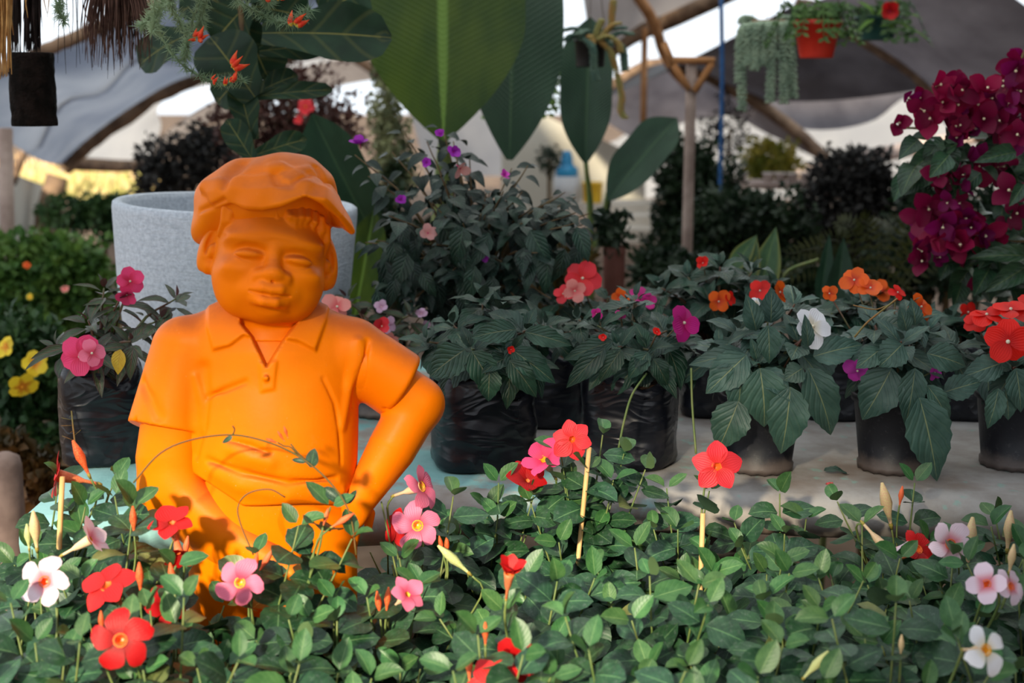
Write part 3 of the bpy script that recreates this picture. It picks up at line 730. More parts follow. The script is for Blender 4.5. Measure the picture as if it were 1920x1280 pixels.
def petal_mat(name, base, tip, rough=.5, vein=.25, tr=.2):
    m, nt = nmat(name); b = NB(nt)
    uv = b.n('ShaderNodeSeparateXYZ'); b.l(b.n('ShaderNodeUVMap').outputs[0], uv.inputs[0]); tc = b.n('ShaderNodeTexCoord').outputs['Object']
    oi = b.n('ShaderNodeObjectInfo').outputs['Random']
    col = b.mix(b.ramp(uv.outputs[1], .02, .55), base, tip)
    st = b.math('ABSOLUTE', b.math('SINE', b.math('MULTIPLY', uv.outputs[0], 28)))
    col = b.mix(b.math('MULTIPLY', st, vein * .5), col, tuple(c * .6 for c in tip))
    hs = b.n('ShaderNodeHueSaturation'); b.l(col, hs.inputs['Color']); b.l(b.math('MULTIPLY_ADD', oi, .3, .85), hs.inputs['Value']); col = hs.outputs[0]
    sh = b.bsdf(col, rough, .3, b.bump(b.math('ADD', st, b.noise(tc, 6, 2)), .2, .002))
    t = b.n('ShaderNodeBsdfTranslucent'); b.l(col, t.inputs[0]); x = b.n('ShaderNodeMixShader'); x.inputs[0].default_value = tr
    b.l(sh, x.inputs[1]); b.l(t.outputs[0], x.inputs[2]); b.out(x.outputs[0]); return m
COLS = {
    'red': ((.42, .01, .01), (.62, .012, .014)), 'deepred': ((.30, .004, .004), (.48, .004, .006)), 'pink': ((.62, .06, .12), (.86, .20, .33)),
    'hotpink': ((.70, .03, .10), (.85, .06, .20)), 'palepink': ((.72, .18, .24), (.88, .68, .78)), 'white': ((.80, .72, .55), (.90, .89, .92)),
    'coral': ((.70, .02, .02), (.78, .035, .05)), 'magenta': ((.55, .01, .15), (.62, .02, .24)), 'orange': ((.62, .04, .01), (.85, .12, .006)),
    'redorange': ((.60, .008, .008), (.80, .012, .006)), 'salmon': ((.75, .12, .12), (.85, .30, .26)), 'purple': ((.25, .01, .30), (.36, .02, .42)),
    'violetpink': ((.35, .02, .25), (.62, .05, .45)), 'yellow': ((.75, .25, .02), (.85, .62, .03)), 'dustypink': ((.60, .22, .20), (.62, .30, .28)), 'lilac': ((.55, .25, .40), (.66, .42, .58)),
}
PM = {k: petal_mat(k + '_petal', *v) for k, v in COLS.items()}
M_throat_y = simple('yellow_throat', (.85, .45, .02), (.80, .30, .02), 60, .5, .3)
M_throat_r = simple('red_throat', (.75, .08, .02), (.8, .2, .02), 60, .5, .3)
M_tube = simple('flower_tube_cream', (.62, .45, .22), (.70, .50, .38), 40, .5, .3)
M_tube_r = simple('flower_tube_red', (.55, .05, .03), (.65, .28, .10), 40, .5, .3)
M_calyx = simple('calyx_green', (.20, .26, .05), (.40, .22, .05), 60, .5, .3)
def petal_mesh(key, shape):
    V = []; UV = []; Fc = []; nu, nv = 4, 6
    for j in range(nv + 1):
        t = j / nv
        if shape == 'pin':   w = .60 * (t ** .7) * (1 - max(0, t - .58) ** 1.7 * 3.2) + .10 * (1 - t); sk = .22 * t * t; z = .10 * math.sin(t * 2.2) - .12 * t * t
        elif shape == 'star': w = .42 * math.sin(math.pi * min(1, t * .90 + .06)) ** .9 + .07 * (1 - t); sk = .05 * t * t; z = .06 - .14 * t * t
        elif shape == 'round': w = .50 * math.sin(math.pi * (.06 + .84 * t)) ** .7; sk = 0; z = .10 * t - .12 * t * t
        elif shape == 'bract': w = .42 * math.sin(math.pi * (.10 + .88 * t)) ** .8; sk = 0; z = .55 * t - .28 * t * t
        for i in range(nu + 1):
            s = 2 * i / nu - 1; V.append((s * w + sk, .06 + t * .94, z + (.10 if shape != 'bract' else .22) * w * abs(s) - (.12 * t * (s > 0) * s if shape == 'pin' else 0))); UV.append((s * .5 + .5, t))
    for j in range(nv):
        for i in range(nu): a = j * (nu + 1) + i; Fc.append((a, a + 1, a + nu + 2, a + nu + 1))
    return mesh_np('petal', V, Fc, [PM[key]], True, UV)
PET = {}
def petal(key, shape):
    if (key, shape) not in PET: PET[(key, shape)] = petal_mesh(key, shape)
    return PET[(key, shape)]
THR = {}
def throat(kind):
    if kind in THR: return THR[kind]
    b = MB()
    if kind[0] == 'trumpet':
        tm = {'y': M_throat_y, 'r': M_throat_r}[kind[1]]; ou = {'c': M_tube, 'r': M_tube_r}[kind[2]]
        b.lathe([(.03, -1.55), (.07, -1.5), (.08, -1.0), (.17, -.72), (.24, -.2), (.27, .05), (.22, .04), (.15, -.15), (.05, -.3)], (0, 0, 0), 10, 0)
        n = len(b.f)
        b.m = [1 if i >= 5 * 10 and i < 8 * 10 else 0 for i in range(n)]
        b.lathe([(.035, -1.75), (.09, -1.58), (.05, -1.4)], (0, 0, 0), 6, 2)
        me = b.mesh('throat', [ou, tm, M_calyx])
    elif kind[0] == 'dot':
        b.lathe([(.04, -.5), (.05, -.05), (.09, .03), (.07, .10), (.02, .12)], (0, 0, 0), 8, 0); me = b.mesh('throat', [{'w': PM['white'], 'y': M_throat_y, 'r': PM['magenta']}[kind[1]]])
    elif kind[0] == 'tiny':
        b.lathe([(.015, 0), (.025, .30), (.075, .40), (.02, .41)], (0, 0, 0), 5, 0); me = b.mesh('throat', [simple('cream_tiny_flower', (.80, .70, .45))])
    THR[kind] = me; return me
def flower(root, name, pos, face, R, key, shape='pin', kind=('trumpet', 'y', 'c'), n=5, spin=None, open_=0.0, skip=0):
    """a flower part: its throat mesh, with each petal a sub-part"""
    face = Vector(face).normalized(); up = Vector((rnd(-.2, .2), rnd(-.2, .2), 1)); ax = face.orthogonal() if abs(face.dot(up.normalized())) > .97 else up
    # local z = facing direction
    z = face; x = ax.cross(z).normalized(); y = z.cross(x)
    M = Matrix(((x.x * R, y.x * R, z.x * R, pos[0]), (x.y * R, y.y * R, z.y * R, pos[1]), (x.z * R, y.z * R, z.z * R, pos[2]), (0, 0, 0, 1)))
    fo = child(name, throat(kind), root, M); a0 = rnd(0, 6.28) if spin is None else spin
    for k in range(n - skip):
        T = Matrix.Rotation(a0 + 2 * math.pi * k / n + rnd(-.06, .06), 4, 'Z') @ Matrix.Translation((0, .10 if kind[0] == 'trumpet' else 0, .0 + .012 * (k % 2))) @ Matrix.Rotation(open_ + rnd(-.2, .2) * (1.7 if shape in ('round', 'bract') else 1), 4, 'X') @ Matrix.Scale(rnd(.88, 1.1), 4)
        ob('petal' if shape != 'bract' else 'bract', petal(key, shape), fo, T)
    return fo
BUD = {}
def bud(root, pos, d, L, key='red', w=.13):
    if key not in BUD:
        b = MB(); b.lathe([(.03, -.45), (.05, -.30), (.035, -.25), (.06, 0), (w, .35), (w * .85, .6), (.03, 1.0)], (0, 0, 0), 7, 0)
        b.m = [1 if i < 2 * 7 else 0 for i in range(len(b.f))]
        BUD[key] = b.mesh('bud', [{'red': simple('bud_red', (.60, .03, .015), (.65, .18, .04), 40), 'cream': simple('bud_cream', (.62, .52, .24), (.62, .36, .22), 30), 'green': simple('bud_green', (.42, .48, .16), (.5, .5, .25), 30), 'coral': simple('bud_coral', (.75, .14, .05))}[key], M_calyx])
    d = Vector(d).normalized(); n = d.orthogonal(); x = d.cross(n)
    M = Matrix(((n.x * L, x.x * L, d.x * L, pos[0]), (n.y * L, x.y * L, d.y * L, pos[1]), (n.z * L, x.z * L, d.z * L, pos[2]), (0, 0, 0, 1)))
    return child('bud', BUD[key], root, M)
def put_leaf(root, key, p, d, n, L, wf=1.0, name='leaf'):
    return child(name, random.choice(MESH[key]), root, frame_M(p, d, n, L * wf, L, L))
def hero(root, key, b, t, wpx, Y, dY=0.0, ratio=.48, name='leaf', tilt=(0, -1, .45)):
    """one leaf seen at base pixel b and tip pixel t"""
    B, T = px(b[0], b[1], Y), px(t[0], t[1], Y + dY); d = T - B; L = d.length; wf = wpx * mpp(Y) / (L * ratio)
    return child(name, random.choice(MESH[key]), root, frame_M(B, d, tilt, L * wf, L, L))

POT = {}
def pot_mesh(kind, r, h):
    k = (kind, round(r, 3), round(h, 3))
    if k in POT: return POT[k]
    b = MB()
    if kind == 'bag':
        n = 40; sd = rnd(0, 9)
        def warp(p, w):
            q = (abs(math.cos(w)) ** 6 + abs(math.sin(w)) ** 6) ** (-1 / 6) ; f = 1 + (q - 1) * .55
            zz = p.z / h; f *= 1 + .022 * math.sin(5 * w + 7 * zz + sd) + .010 * math.sin(9 * w - 13 * zz + sd) + .006 * math.sin(19 * zz + 3 * w)
            return Vector((p.x * f, p.y * f, p.z + (.010 * math.sin(3 * w + sd) + .006 * math.sin(7 * w)) * (zz > .9)))
        b.lathe([(r * .90, 0), (r * .97, h * .03)] + [(r * (.99 + .010 * math.sin(i * 1.3 + sd)), h * (.08 + .82 * i / 10)) for i in range(11)] + [(r * .97, h * .96), (r * .93, h), (r * .90, h * .97), (r * .88, h * .86)], (0, 0, 0), n, 0, warp)
        me = b.mesh('bag', M_bag)
    else:
        b.lathe([(r * .78, .004), (r * .83, 0), (r * .84, .012), (r * .80, .014), (r * .97, h * .90), (r * 1.04, h * .91), (r * 1.05, h), (r * .97, h), (r * .95, h * .86)], (0, 0, 0), 32, 0,
                lambda p, w: Vector((p.x, p.y, p.z + (.0035 if (p.z < .003 and int(w * 32 / 6.2832 + .5) % 2) else 0))))
        me = b.mesh('pot', M_pot)
    POT[k] = me; return me
SOIL = {}
def put_pot(root, kind, x, y, z, r, h, rz=0):
    child(kind, pot_mesh(kind, r, h), root, Matrix.Translation((x, y, z)) @ Matrix.Rotation(rz, 4, 'Z'))
    k = (round(r, 3))
    if k not in SOIL:
        b = MB(); b.lathe([(r * .90, -.01), (r * .88, .0), (r * .5, .006), (.002, .008)], (0, 0, 0), 20, 0); SOIL[k] = b.mesh('soil', M_potsoil)
    child('soil', SOIL[k], root, Matrix.Translation((x, y, z + h * .88)))

# ------------------------------------------------------------------ front bed: mandevillas
def in_statue(p):
    return 1.66 < p.y < 1.93 and abs(p.x - px(510, 1000, 1.8).x) < .118 + (.06 if p.y > 1.75 and p.z > .72 else 0)
M_LABEL = 'flowerless leafy green mandevilla in the front bed'
POTS_AT = []
def mandevilla(xp, Y, label, shoots=7, ztop=.80, spread=.095, lsize=.054, extra=(), flowers=(), buds=(), group='mandevillas in the front bed', lean=None, dens=1.0):
    X = px(xp, 1000, Y).x
    # a free spot on the stand for the pot, nearest to where the shoots are
    spots = sorted(((X + i * .01, Y + j * .01) for i in range(-22, 23) for j in range(-18, 19)), key=lambda q: (q[0] - X) ** 2 + (q[1] - Y) ** 2)
    for bx, by in spots:
        if 1.23 < by < 1.96 and all((bx - a) ** 2 + (by - c) ** 2 > .097 ** 2 for a, c in POTS_AT) and not (-.47 < bx < -.14 and 1.66 < by < 1.95): break
    POTS_AT.append((bx, by))
    root = empty('potted_mandevilla', (bx, by, LOW_Z), label, 'potted plant', group)
    put_pot(root, 'pot', bx, by, LOW_Z, .045, .11)
    st = MB(); base = Vector((bx, by, LOW_Z + .095))
    tips = [px(*e) for e in extra]
    for k in range(shoots):
        a = 2 * math.pi * (k + rnd(0, .7)) / shoots; rr = spread * (rnd(.25, 1.15))
        tips.append(Vector((X + rr * math.cos(a), Y + rr * .85 * math.sin(a), ztop + rnd(-.065, .035) - .25 * max(0, rr - .08))))
    def run(pts, leaves=True, young=True, start=.35, step=.030, r0=.0024):
        P = curve_pts(pts, 14); st.tube(P, [r0 * (1 - .55 * i / 13) for i in range(14)], 5)
        ln = sum((P[i + 1] - P[i]).length for i in range(13)); n = max(2, int(ln * (1 - start) / step)); az = rnd(0, 3.14)
        for i in range(n + 1):
            t = start + (1 - start) * i / n; f = t * 13; k = min(int(f), 12); p = P[k].lerp(P[k + 1], f - k); tan = (P[k + 1] - P[k]).normalized()
            az += 1.57 + rnd(-.25, .25); top = (1 - t) / (1 - start + 1e-6)
            u = tan.orthogonal().normalized(); v = tan.cross(u)
            for s in (0, math.pi):
                rad = u * math.cos(az + s) + v * math.sin(az + s); el = (.75 if top < .06 else .30 if top < .3 else -.05 if top < .6 else -.3) + rnd(-.35, .25)
                d = rad * math.cos(el) + tan * math.sin(el); d.z += rnd(-.05, .1)
                nn = tan - d * tan.dot(d) + Vector((rnd(-.5, .5), -.8 + rnd(-.3, .3), .35 + rnd(-.2, .2)))
                if in_statue(p + d * .02) : continue
                yng = young and top < .06; L = lsize * (rnd(.50, .72) if top < .06 else rnd(.75, 1.0) if top < .25 else rnd(.85, 1.2))
                put_leaf(root, 'mandy' if yng or (random.random() < .05) else 'mandp' if random.random() < .03 else 'mand', p + d * .004, d, nn, L)
    for T in tips:
        mid = base.lerp(T, .5) + Vector(((T.x - base.x) * -.25 + rnd(-.01, .01), (T.y - base.y) * -.25, .02))
        run([base + Vector((rnd(-.02, .02), rnd(-.02, .02), 0)), mid, T], step=.030 / dens)
    for (x, y, dY, R, key, shape, kind, face, n, op) in flowers:
        p = px(x, y, Y + dY); f = Vector(face).normalized(); Rm = R * mpp(Y + dY)
        fo = flower(root, 'flower', p, f, Rm, key, shape, kind, n, None, op)
        b0 = p - f * Rm * 1.6; g = Vector((X * .4 + b0.x * .6, Y * .4 + b0.y * .6, b0.z - .10)); st.tube(curve_pts([b0, b0 + Vector((0, 0, -.02)) - f * .01, g], 8), .0016, 5)
    for (x, y, dY, L, key, d) in buds:
        p = px(x, y, Y + dY); dv = Vector(d).normalized(); Lm = L * mpp(Y + dY); bud(root, p - dv * Lm * .5, dv, Lm, key)
        b0 = p - dv * Lm * .9; st.tube(curve_pts([b0, b0 - dv * .02 + Vector((0, 0, -.01)), Vector((b0.x * .7 + X * .3, b0.y * .7 + Y * .3, b0.z - .09))], 8), .0014, 5)
    return root, st, run
def finish(t): child('stem', t[1].mesh('stem', M_stem), t[0], Matrix())
TY, TR = ('trumpet', 'y', 'c'), ('trumpet', 'r', 'c'); TRR = ('trumpet', 'r', 'r')
CAMF = (0, -.85, .4)
plain = lambda xp, Y, lab, **k: finish(mandevilla(xp, Y, 'flowerless mandevilla ' + lab, **k))
# nearest row
finish(mandevilla(70, 1.44, 'mandevilla with a pale pink open flower at the very left of the front bed', ztop=.80, extra=[(20, 1130, 1.5), (150, 1200, 1.42)],
    flowers=[(84, 1090, .10, 44, 'palepink', 'pin', TR, (.05, -.9, .35), 5, 0), (168, 1012, .20, 40, 'palepink', 'star', TY, (.75, .0, .42), 5, .5)], buds=[(65, 985, .22, 60, 'cream', (0, -.1, 1)), (52, 1000, .23, 40, 'green', (0, -.1, 1))]))
finish(mandevilla(300, 1.44, 'mandevilla with two large red flowers in front of the statue', ztop=.79, extra=[(345, 1120, 1.46), (240, 1180, 1.42)],
    flowers=[(202, 1098, .10, 54, 'red', 'star', TRR, (-.25, -.5, .8), 5, 0), (226, 1200, -.05, 54, 'deepred', 'pin', TR, (.05, -.92, .3), 5, 0), (312, 1135, .12, 40, 'deepred', 'pin', TR, (.3, -.5, .4), 5, 0)],
    buds=[(262, 1075, .1, 46, 'red', (0, 0, 1)), (322, 1075, .12, 44, 'red', (-.1, 0, 1)), (190, 1160, .0, 34, 'red', (0, 0, 1))]))
plain(600, 1.44, 'at the bottom edge below the statue', ztop=.78, shoots=6); 
finish(mandevilla(905, 1.42, 'mandevilla with crumpled dark red flowers at the bottom edge', ztop=.80,
    flowers=[(965, 1240, .03, 44, 'deepred', 'round', TRR, (.3, -.7, .5), 7, .5), (925, 1285, -.02, 56, 'red', 'star', TRR, (0, -.8, .5), 5, 0)], buds=[(910, 1182, .03, 36, 'red', (0, 0, 1)), (880, 1245, 0, 40, 'coral', (0, 0, 1))]))
plain(1160, 1.44, 'at the bottom edge below the tall bamboo stake', ztop=.81); plain(1420, 1.44, 'at the bottom edge between the tall stake and the white flower', ztop=.80)
finish(mandevilla(1690, 1.44, 'mandevilla with a pure white flower and yellow eye near the bottom right', ztop=.79, extra=[(1680, 1130, 1.46), (1560, 1160, 1.44)],
    flowers=[(1848, 1218, -.10, 46, 'white', 'pin', TY, (.3, -.85, .35), 4, 0)], buds=[(1535, 1240, -.02, 58, 'green', (.6, -.1, .8)), (1690, 1205, 0, 34, 'cream', (0, 0, 1))]))
plain(1940, 1.45, 'in the bottom right corner beside the white flower', ztop=.80)
# second row
plain(-20, 1.60, 'cut by the left edge of the picture', ztop=.79)
finish(mandevilla(185, 1.62, 'mandevilla with a ragged red flower between its bamboo stake and the statue arm', ztop=.80, extra=[(250, 950, 1.66), (330, 1060, 1.58)],
    flowers=[(322, 982, .02, 46, 'red', 'star', TRR, (-.1, -.35, .9), 5, .2), (335, 1035, 0, 34, 'deepred', 'star', TRR, (.2, -.5, -.4), 6, .5)], buds=[(250, 968, .03, 42, 'red', (0, 0, 1)), (350, 1020, .0, 34, 'coral', (.2, 0, 1))]))
a = mandevilla(460, 1.60, 'mandevilla with one bright pink flower below the statue belly', ztop=.775, shoots=6, extra=[(560, 985, 1.60), (620, 950, 1.62), (480, 1040, 1.62), (660, 1010, 1.60)], dens=.9,
    flowers=[(450, 1092, -.04, 42, 'pink', 'pin', TY, (.0, -.95, .25), 5, 0)], buds=[(480, 1050, 0, 32, 'red', (.2, 0, 1)), (502, 1045, 0, 40, 'coral', (.5, 0, .8)), (612, 965, 0, 28, 'coral', (.3, 0, 1)), (648, 972, 0, 40, 'coral', (.8, 0, .5))])
# its thin tendrils over the belly
vn = MB()
vn.tube(curve_pts([px(250, 905, 1.62), px(300, 850, 1.63), px(360, 824, 1.635), px(435, 815, 1.64), (px(500, 828, 1.635)), px(560, 855, 1.63), px(615, 900, 1.62), px(655, 960, 1.61), px(668, 1040, 1.60)], 40), .0011, 5)
vn.tube(curve_pts([px(475, 1040, 1.62), px(452, 985, 1.63), px(446, 950, 1.635), px(465, 925, 1.64), px(505, 917, 1.64), px(535, 932, 1.64)], 24), .0010, 5)
vn.tube(curve_pts([px(436, 816, 1.64), px(440, 805, 1.64), px(436, 798, 1.64)], 6), .0010, 4)
vn.tube(curve_pts([px(585, 872, 1.63), px(560, 850, 1.632), px(545, 832, 1.635)], 8), .0009, 4)
for (b_, t_, w_) in (((582, 876), (590, 840), 24), ((575, 866), (545, 860), 9), ((436, 818), (415, 830), 10), ((640, 940), (605, 912), 22), ((650, 945), (668, 918), 12)): hero(a[0], 'mand', b_, t_, w_, 1.628, 0, .66)
for (x, y, d) in ((515, 828, (-1, 0, .4)), (538, 815, (-.3, 0, 1)), (530, 822, (-.5, 0, .8))): bud(a[0], px(x, y, 1.632), d, .011, 'red')
vn.tube(curve_pts([px(520, 829, 1.634), px(533, 836, 1.634), px(545, 838, 1.634), px(560, 855, 1.632)], 8), .0008, 4)
child('vine', vn.mesh('vine', simple('brown_vine', (.16, .075, .02), (.10, .09, .02), 40, .6, .3)), a[0], Matrix())
finish(a)
plain(330, 1.58, 'between the red and the pink flowers before the statue', ztop=.77, shoots=7)
plain(580, 1.56, 'right of the bright pink flower before the statue legs', ztop=.775, shoots=8)
plain(470, 1.45, 'at the bottom edge under the bright pink flower', ztop=.775, shoots=7)
finish(mandevilla(720, 1.60, 'mandevilla with a small pink flower and two red buds beside it', ztop=.78,
    flowers=[(763, 1115, .0, 36, 'pink', 'star', TY, (.55, -.5, .65), 5, .2)], buds=[(709, 1125, 0, 38, 'red', (-.1, 0, 1)), (727, 1118, 0, 38, 'red', (.1, 0, 1))]))
finish(mandevilla(985, 1.60, 'mandevilla with a half closed red flower striped white', ztop=.80,
    flowers=[(955, 1075, -.06, 40, 'red', 'star', TRR, (.1, -.3, .95), 5, 1.0)]))
plain(1250, 1.60, 'just in front of the short bamboo stake', ztop=.80); plain(1500, 1.60, 'in the second row right of the short stake', ztop=.79)
finish(mandevilla(1760, 1.61, 'mandevilla with half hidden pale lilac flowers at the right edge', ztop=.795,
    flowers=[(1850, 1095, -.08, 36, 'palepink', 'round', TR, (-.5, -.6, .4), 4, .1), (1895, 1100, -.08, 36, 'palepink', 'pin', TR, (.5, -.6, .4), 5, 0)], buds=[(1898, 1040, 0, 44, 'cream', (.1, 0, 1))]))
plain(1975, 1.62, 'cut by the right edge below the cream buds', ztop=.80)
# third row
finish(mandevilla(60, 1.76, 'mandevilla with a red flower seen from the side at the top of a stake', ztop=.80, shoots=5, extra=[(110, 900, 1.78), (215, 900, 1.78), (160, 950, 1.74), (60, 1030, 1.74)],
    flowers=[(112, 892, .0, 46, 'red', 'star', ('trumpet', 'r', 'r'), (-.85, -.2, .25), 5, .2)], buds=[(148, 850, 0, 56, 'red', (-.4, 0, 1))]))
finish(mandevilla(255, 1.74, 'flowerless mandevilla tucked under the bent arm of the statue', ztop=.765, shoots=5, spread=.07, extra=[(255, 960, 1.70), (215, 930, 1.72)]))
finish(mandevilla(775, 1.75, 'mandevilla with two pink flowers, yellow centred, right of the statue hip', ztop=.775, extra=[(715, 940, 1.78), (850, 930, 1.80)],
    flowers=[(790, 912, .02, 42, 'pink', 'pin', TY, (.75, -.35, .35), 5, 0), (783, 985, .0, 42, 'pink', 'pin', TY, (.1, -.95, .2), 5, 0), (745, 990, .03, 34, 'red', 'star', TRR, (-.5, -.5, .2), 5, 0)],
    buds=[(838, 1018, 0, 30, 'red', (0, 0, 1)), (826, 1016, 0, 26, 'red', (-.2, 0, 1)), (843, 1042, -.02, 62, 'green', (-.75, 0, .7))]))
plain(1010, 1.75, 'left of the tall stake with leaves touching it', ztop=.785); plain(1220, 1.75, 'between the tall and the short bamboo stakes', ztop=.785); plain(1430, 1.75, 'behind the second row, right behind the short stake', ztop=.78); plain(1620, 1.75, 'left of the light pink flower with red eye', ztop=.79)
finish(mandevilla(1820, 1.76, 'mandevilla with a light pink flower, red eye and tall cream buds', ztop=.795,
    flowers=[(1782, 1020, -.06, 40, 'palepink', 'pin', TR, (.05, -.95, .25), 5, 0)], buds=[(1820, 1003, -.01, 72, 'cream', (.05, 0, 1)), (1893, 985, 0, 60, 'cream', (.03, 0, 1))]))
# back row beside the bench
finish(mandevilla(905, 1.90, 'mandevilla with a dark red flower half hidden against the bench front', ztop=.78, shoots=6, extra=[(935, 905, 1.92), (1000, 930, 1.9)],
    flowers=[(988, 903, .02, 40, 'deepred', 'star', TRR, (.2, -.4, .7), 5, .5)]))
finish(mandevilla(1090, 1.90, 'tallest mandevilla with a six pointed coral flower, tied up by the long bamboo stake', ztop=.82, shoots=6, extra=[(1050, 840, 1.93), (1130, 815, 1.95), (1170, 850, 1.94), (1210, 880, 1.92), (1100, 880, 1.9), (1150, 900, 1.9)],
    flowers=[(1073, 823, .0, 38, 'coral', 'star', TRR, (.0, -.95, .3), 6, 0), (1020, 862, .02, 42, 'hotpink', 'pin', TY, (-.3, -.5, .6), 5, .4)]))
finish(mandevilla(1290, 1.90, 'mandevilla with a coral red flower in front of the round nursery pot', ztop=.77, shoots=6, extra=[(1330, 920, 1.92), (1250, 915, 1.92)],
    flowers=[(1345, 875, .0, 44, 'coral', 'star', TRR, (.15, -.9, .4), 5, 0)]))
finish(mandevilla(1480, 1.90, 'flowerless mandevilla with one shoot standing alone before the bench front', ztop=.765, shoots=6, spread=.08, extra=[(1462, 925, 1.92)]))
finish(mandevilla(1690, 1.90, 'mandevilla with a pink tipped cream bud standing against the bench front', ztop=.765, shoots=6, spread=.08, extra=[(1715, 905, 1.94), (1570, 940, 1.92)],
    flowers=[(1662, 1030, -.10, 42, 'palepink', 'star', TY, (.55, -.3, -.6), 5, .4), (1722, 1030, -.08, 34, 'red', 'pin', TRR, (.3, -.6, .5), 5, 0)], buds=[(1660, 935, 0, 66, 'cream', (-.25, 0, 1)), (1690, 925, .02, 30, 'coral', (.1, 0, 1))]))
plain(725, 1.86, 'squeezed between the statue hip and the two pink flowers', ztop=.755, shoots=8, spread=.075)
plain(815, 1.88, 'right behind the two pink flowers by the bench', ztop=.76, shoots=7, spread=.07)
plain(1930, 1.90, 'against the bench below the rightmost round pot', ztop=.77, shoots=6, spread=.08)

M_bamboo = simple('bamboo_stake', (.62, .36, .13), (.72, .46, .20), 25, .55, .3)
for (A, B, lab) in (((1105, 838, 1.90), (1076, 1130, 1.86), 'tall slanting bamboo stake in front of the black plant bags'), ((1318, 962, 1.80), (1313, 1110, 1.78), 'short bamboo stake under the coral red flower'), ((117, 893, 1.74), (112, 1000, 1.73), 'bamboo stake beside the teal end of the bench')):
    p, q = px(*A), px(*B); d = (q - p).normalized(); q = p + d * ((p.z - LOW_Z - .09) / -d.z); b = MB(); P = [p.lerp(q, i / 6) for i in range(7)]; b.tube(P, [.0034] * 7, 8)
    tag(ob('bamboo_stake', b.mesh('bamboo_stake', M_bamboo)), lab, 'stake', 'bamboo stakes in the front bed')
# ------------------------------------------------------------------ impatiens on the bench
random.seed(23)
def whorl(root, c, axis, n, L, key, wf=1.0, lo=-.55, hi=1.15, face=.25):
    axis = Vector(axis).normalized(); u = axis.orthogonal().normalized(); v = axis.cross(u); a0 = rnd(0, 6.28)
    for k in range(n):
        t = k / max(1, n - 1); az = a0 + k * 2.39996 + rnd(-.2, .2); el = hi + (lo - hi) * t ** .8 + rnd(-.12, .12)
        rad = u * math.cos(az) + v * math.sin(az); d = rad * math.cos(el) + axis * math.sin(el)
        nn = axis * math.cos(el) - rad * math.sin(el) + Vector((rnd(-.15, .15), -face, .1))
        s = L * (.38 + .62 * min(1, t * 1.5)) * rnd(.85, 1.12)
        put_leaf(root, key, c + d * .006 - axis * (.018 * t), d, nn, s, wf)
DOTW = ('dot', 'w')
def impatiens(xp, Y, z, label, pot, r, h, tips, key, L, n=9, flowers=(), heroes=(), group='impatiens on the bench', stem=None, wf=1.0, rz=0, hk=None, face=.25):
    X = px(xp, 800, Y).x
    root = empty('potted_impatiens', (X, Y, z), label, 'potted plant', group); put_pot(root, pot, X, Y, z, r, h, rz)
    st = MB(); base = Vector((X, Y, z + h * .88))
    for (x, y, dY) in tips:
        T = px(x, y, Y + dY); ax = (T - base); ax = Vector((ax.x * .7, ax.y * .7, max(ax.z, .03))); ax.normalize(); ax = (ax + Vector((0, -.25, .5))).normalized()
        P = curve_pts([base + Vector(((T.x - X) * .2, 0, 0)), base.lerp(T, .55) + Vector((0, 0, .02)), T], 8); st.tube(P, [.0042 - .0004 * i for i in range(8)], 6)
        whorl(root, T, ax, n, L, key, wf, face=face)
        whorl(root, P[4], ax, 4, L * .95, key, wf, -.7, .1, face)
    for (x, y, dY, R, k, face_, nn, op) in flowers:
        p = px(x, y, Y + dY); f = (Vector(face_).normalized() + Vector((rnd(-.4, .4), 0, rnd(-.3, .4)))).normalized(); flower(root, 'flower', p, f, R * mpp(Y), k, 'round', DOTW, nn, None, op)
        st.tube([p - f * R * mpp(Y) * .3, p.lerp(base, .3) - f * .01, p.lerp(base, .6)], .0014, 5)
    for q in heroes: hero(root, hk or key, q[0], q[1], q[2], Y + (q[3] if len(q) > 3 else -.09), q[4] if len(q) > 4 else -.01)
    child('stem', st.mesh('stem', stem or M_stem_red), root, Matrix())
    return root
BZ = BENCH_Z
FR = (0, -.85, .5)
# bronze leaved plant at the left end
r0 = impatiens(192, 2.30, BZ, 'bronze leaved impatiens with pink flowers in a black bag left of the statue', 'bag', .068, .155,
    [(105, 650, -.02), (165, 600, .0), (225, 560, .03), (245, 640, -.05), (300, 600, .02), (180, 660, -.06), (195, 540, .04), (330, 560, .05)], 'impb', .062, 9,
    [(150, 668, -.10, 40, 'hotpink', (-.15, -.95, .2), 5, 0), (172, 662, -.11, 26, 'pink', (.5, -.8, .2), 4, 0), (244, 527, .02, 26, 'hotpink', (.1, -.9, .3), 5, 0), (238, 552, .02, 22, 'hotpink', (.1, -.8, -.3), 5, .3), (20, 640, .0, 1, 'pink', FR, 5, 0)][:4],
    [((245, 650), (215, 700), 26), ((250, 650), (240, 715), 32, -.10), ((130, 650), (50, 670), 24)], rz=.35)
hero(r0, 'yellow', (226, 655), (218, 705), 26, 2.19, 0, .42)
b = MB(); P = [px(134, 770, 2.22), px(137, 800, 2.21), px(143, 850, 2.2)]; b.tube(curve_pts(P, 8), .0014, 4)
for k in range(6): p = P[0].lerp(P[2], .1 + .12 * k); b.tube([p, p + Vector((rnd(-.02, .02), -.004, rnd(-.004, .012)))], .0004, 3)
child('dry_root', b.mesh('dry_root', M_stem_warm), r0, Matrix())
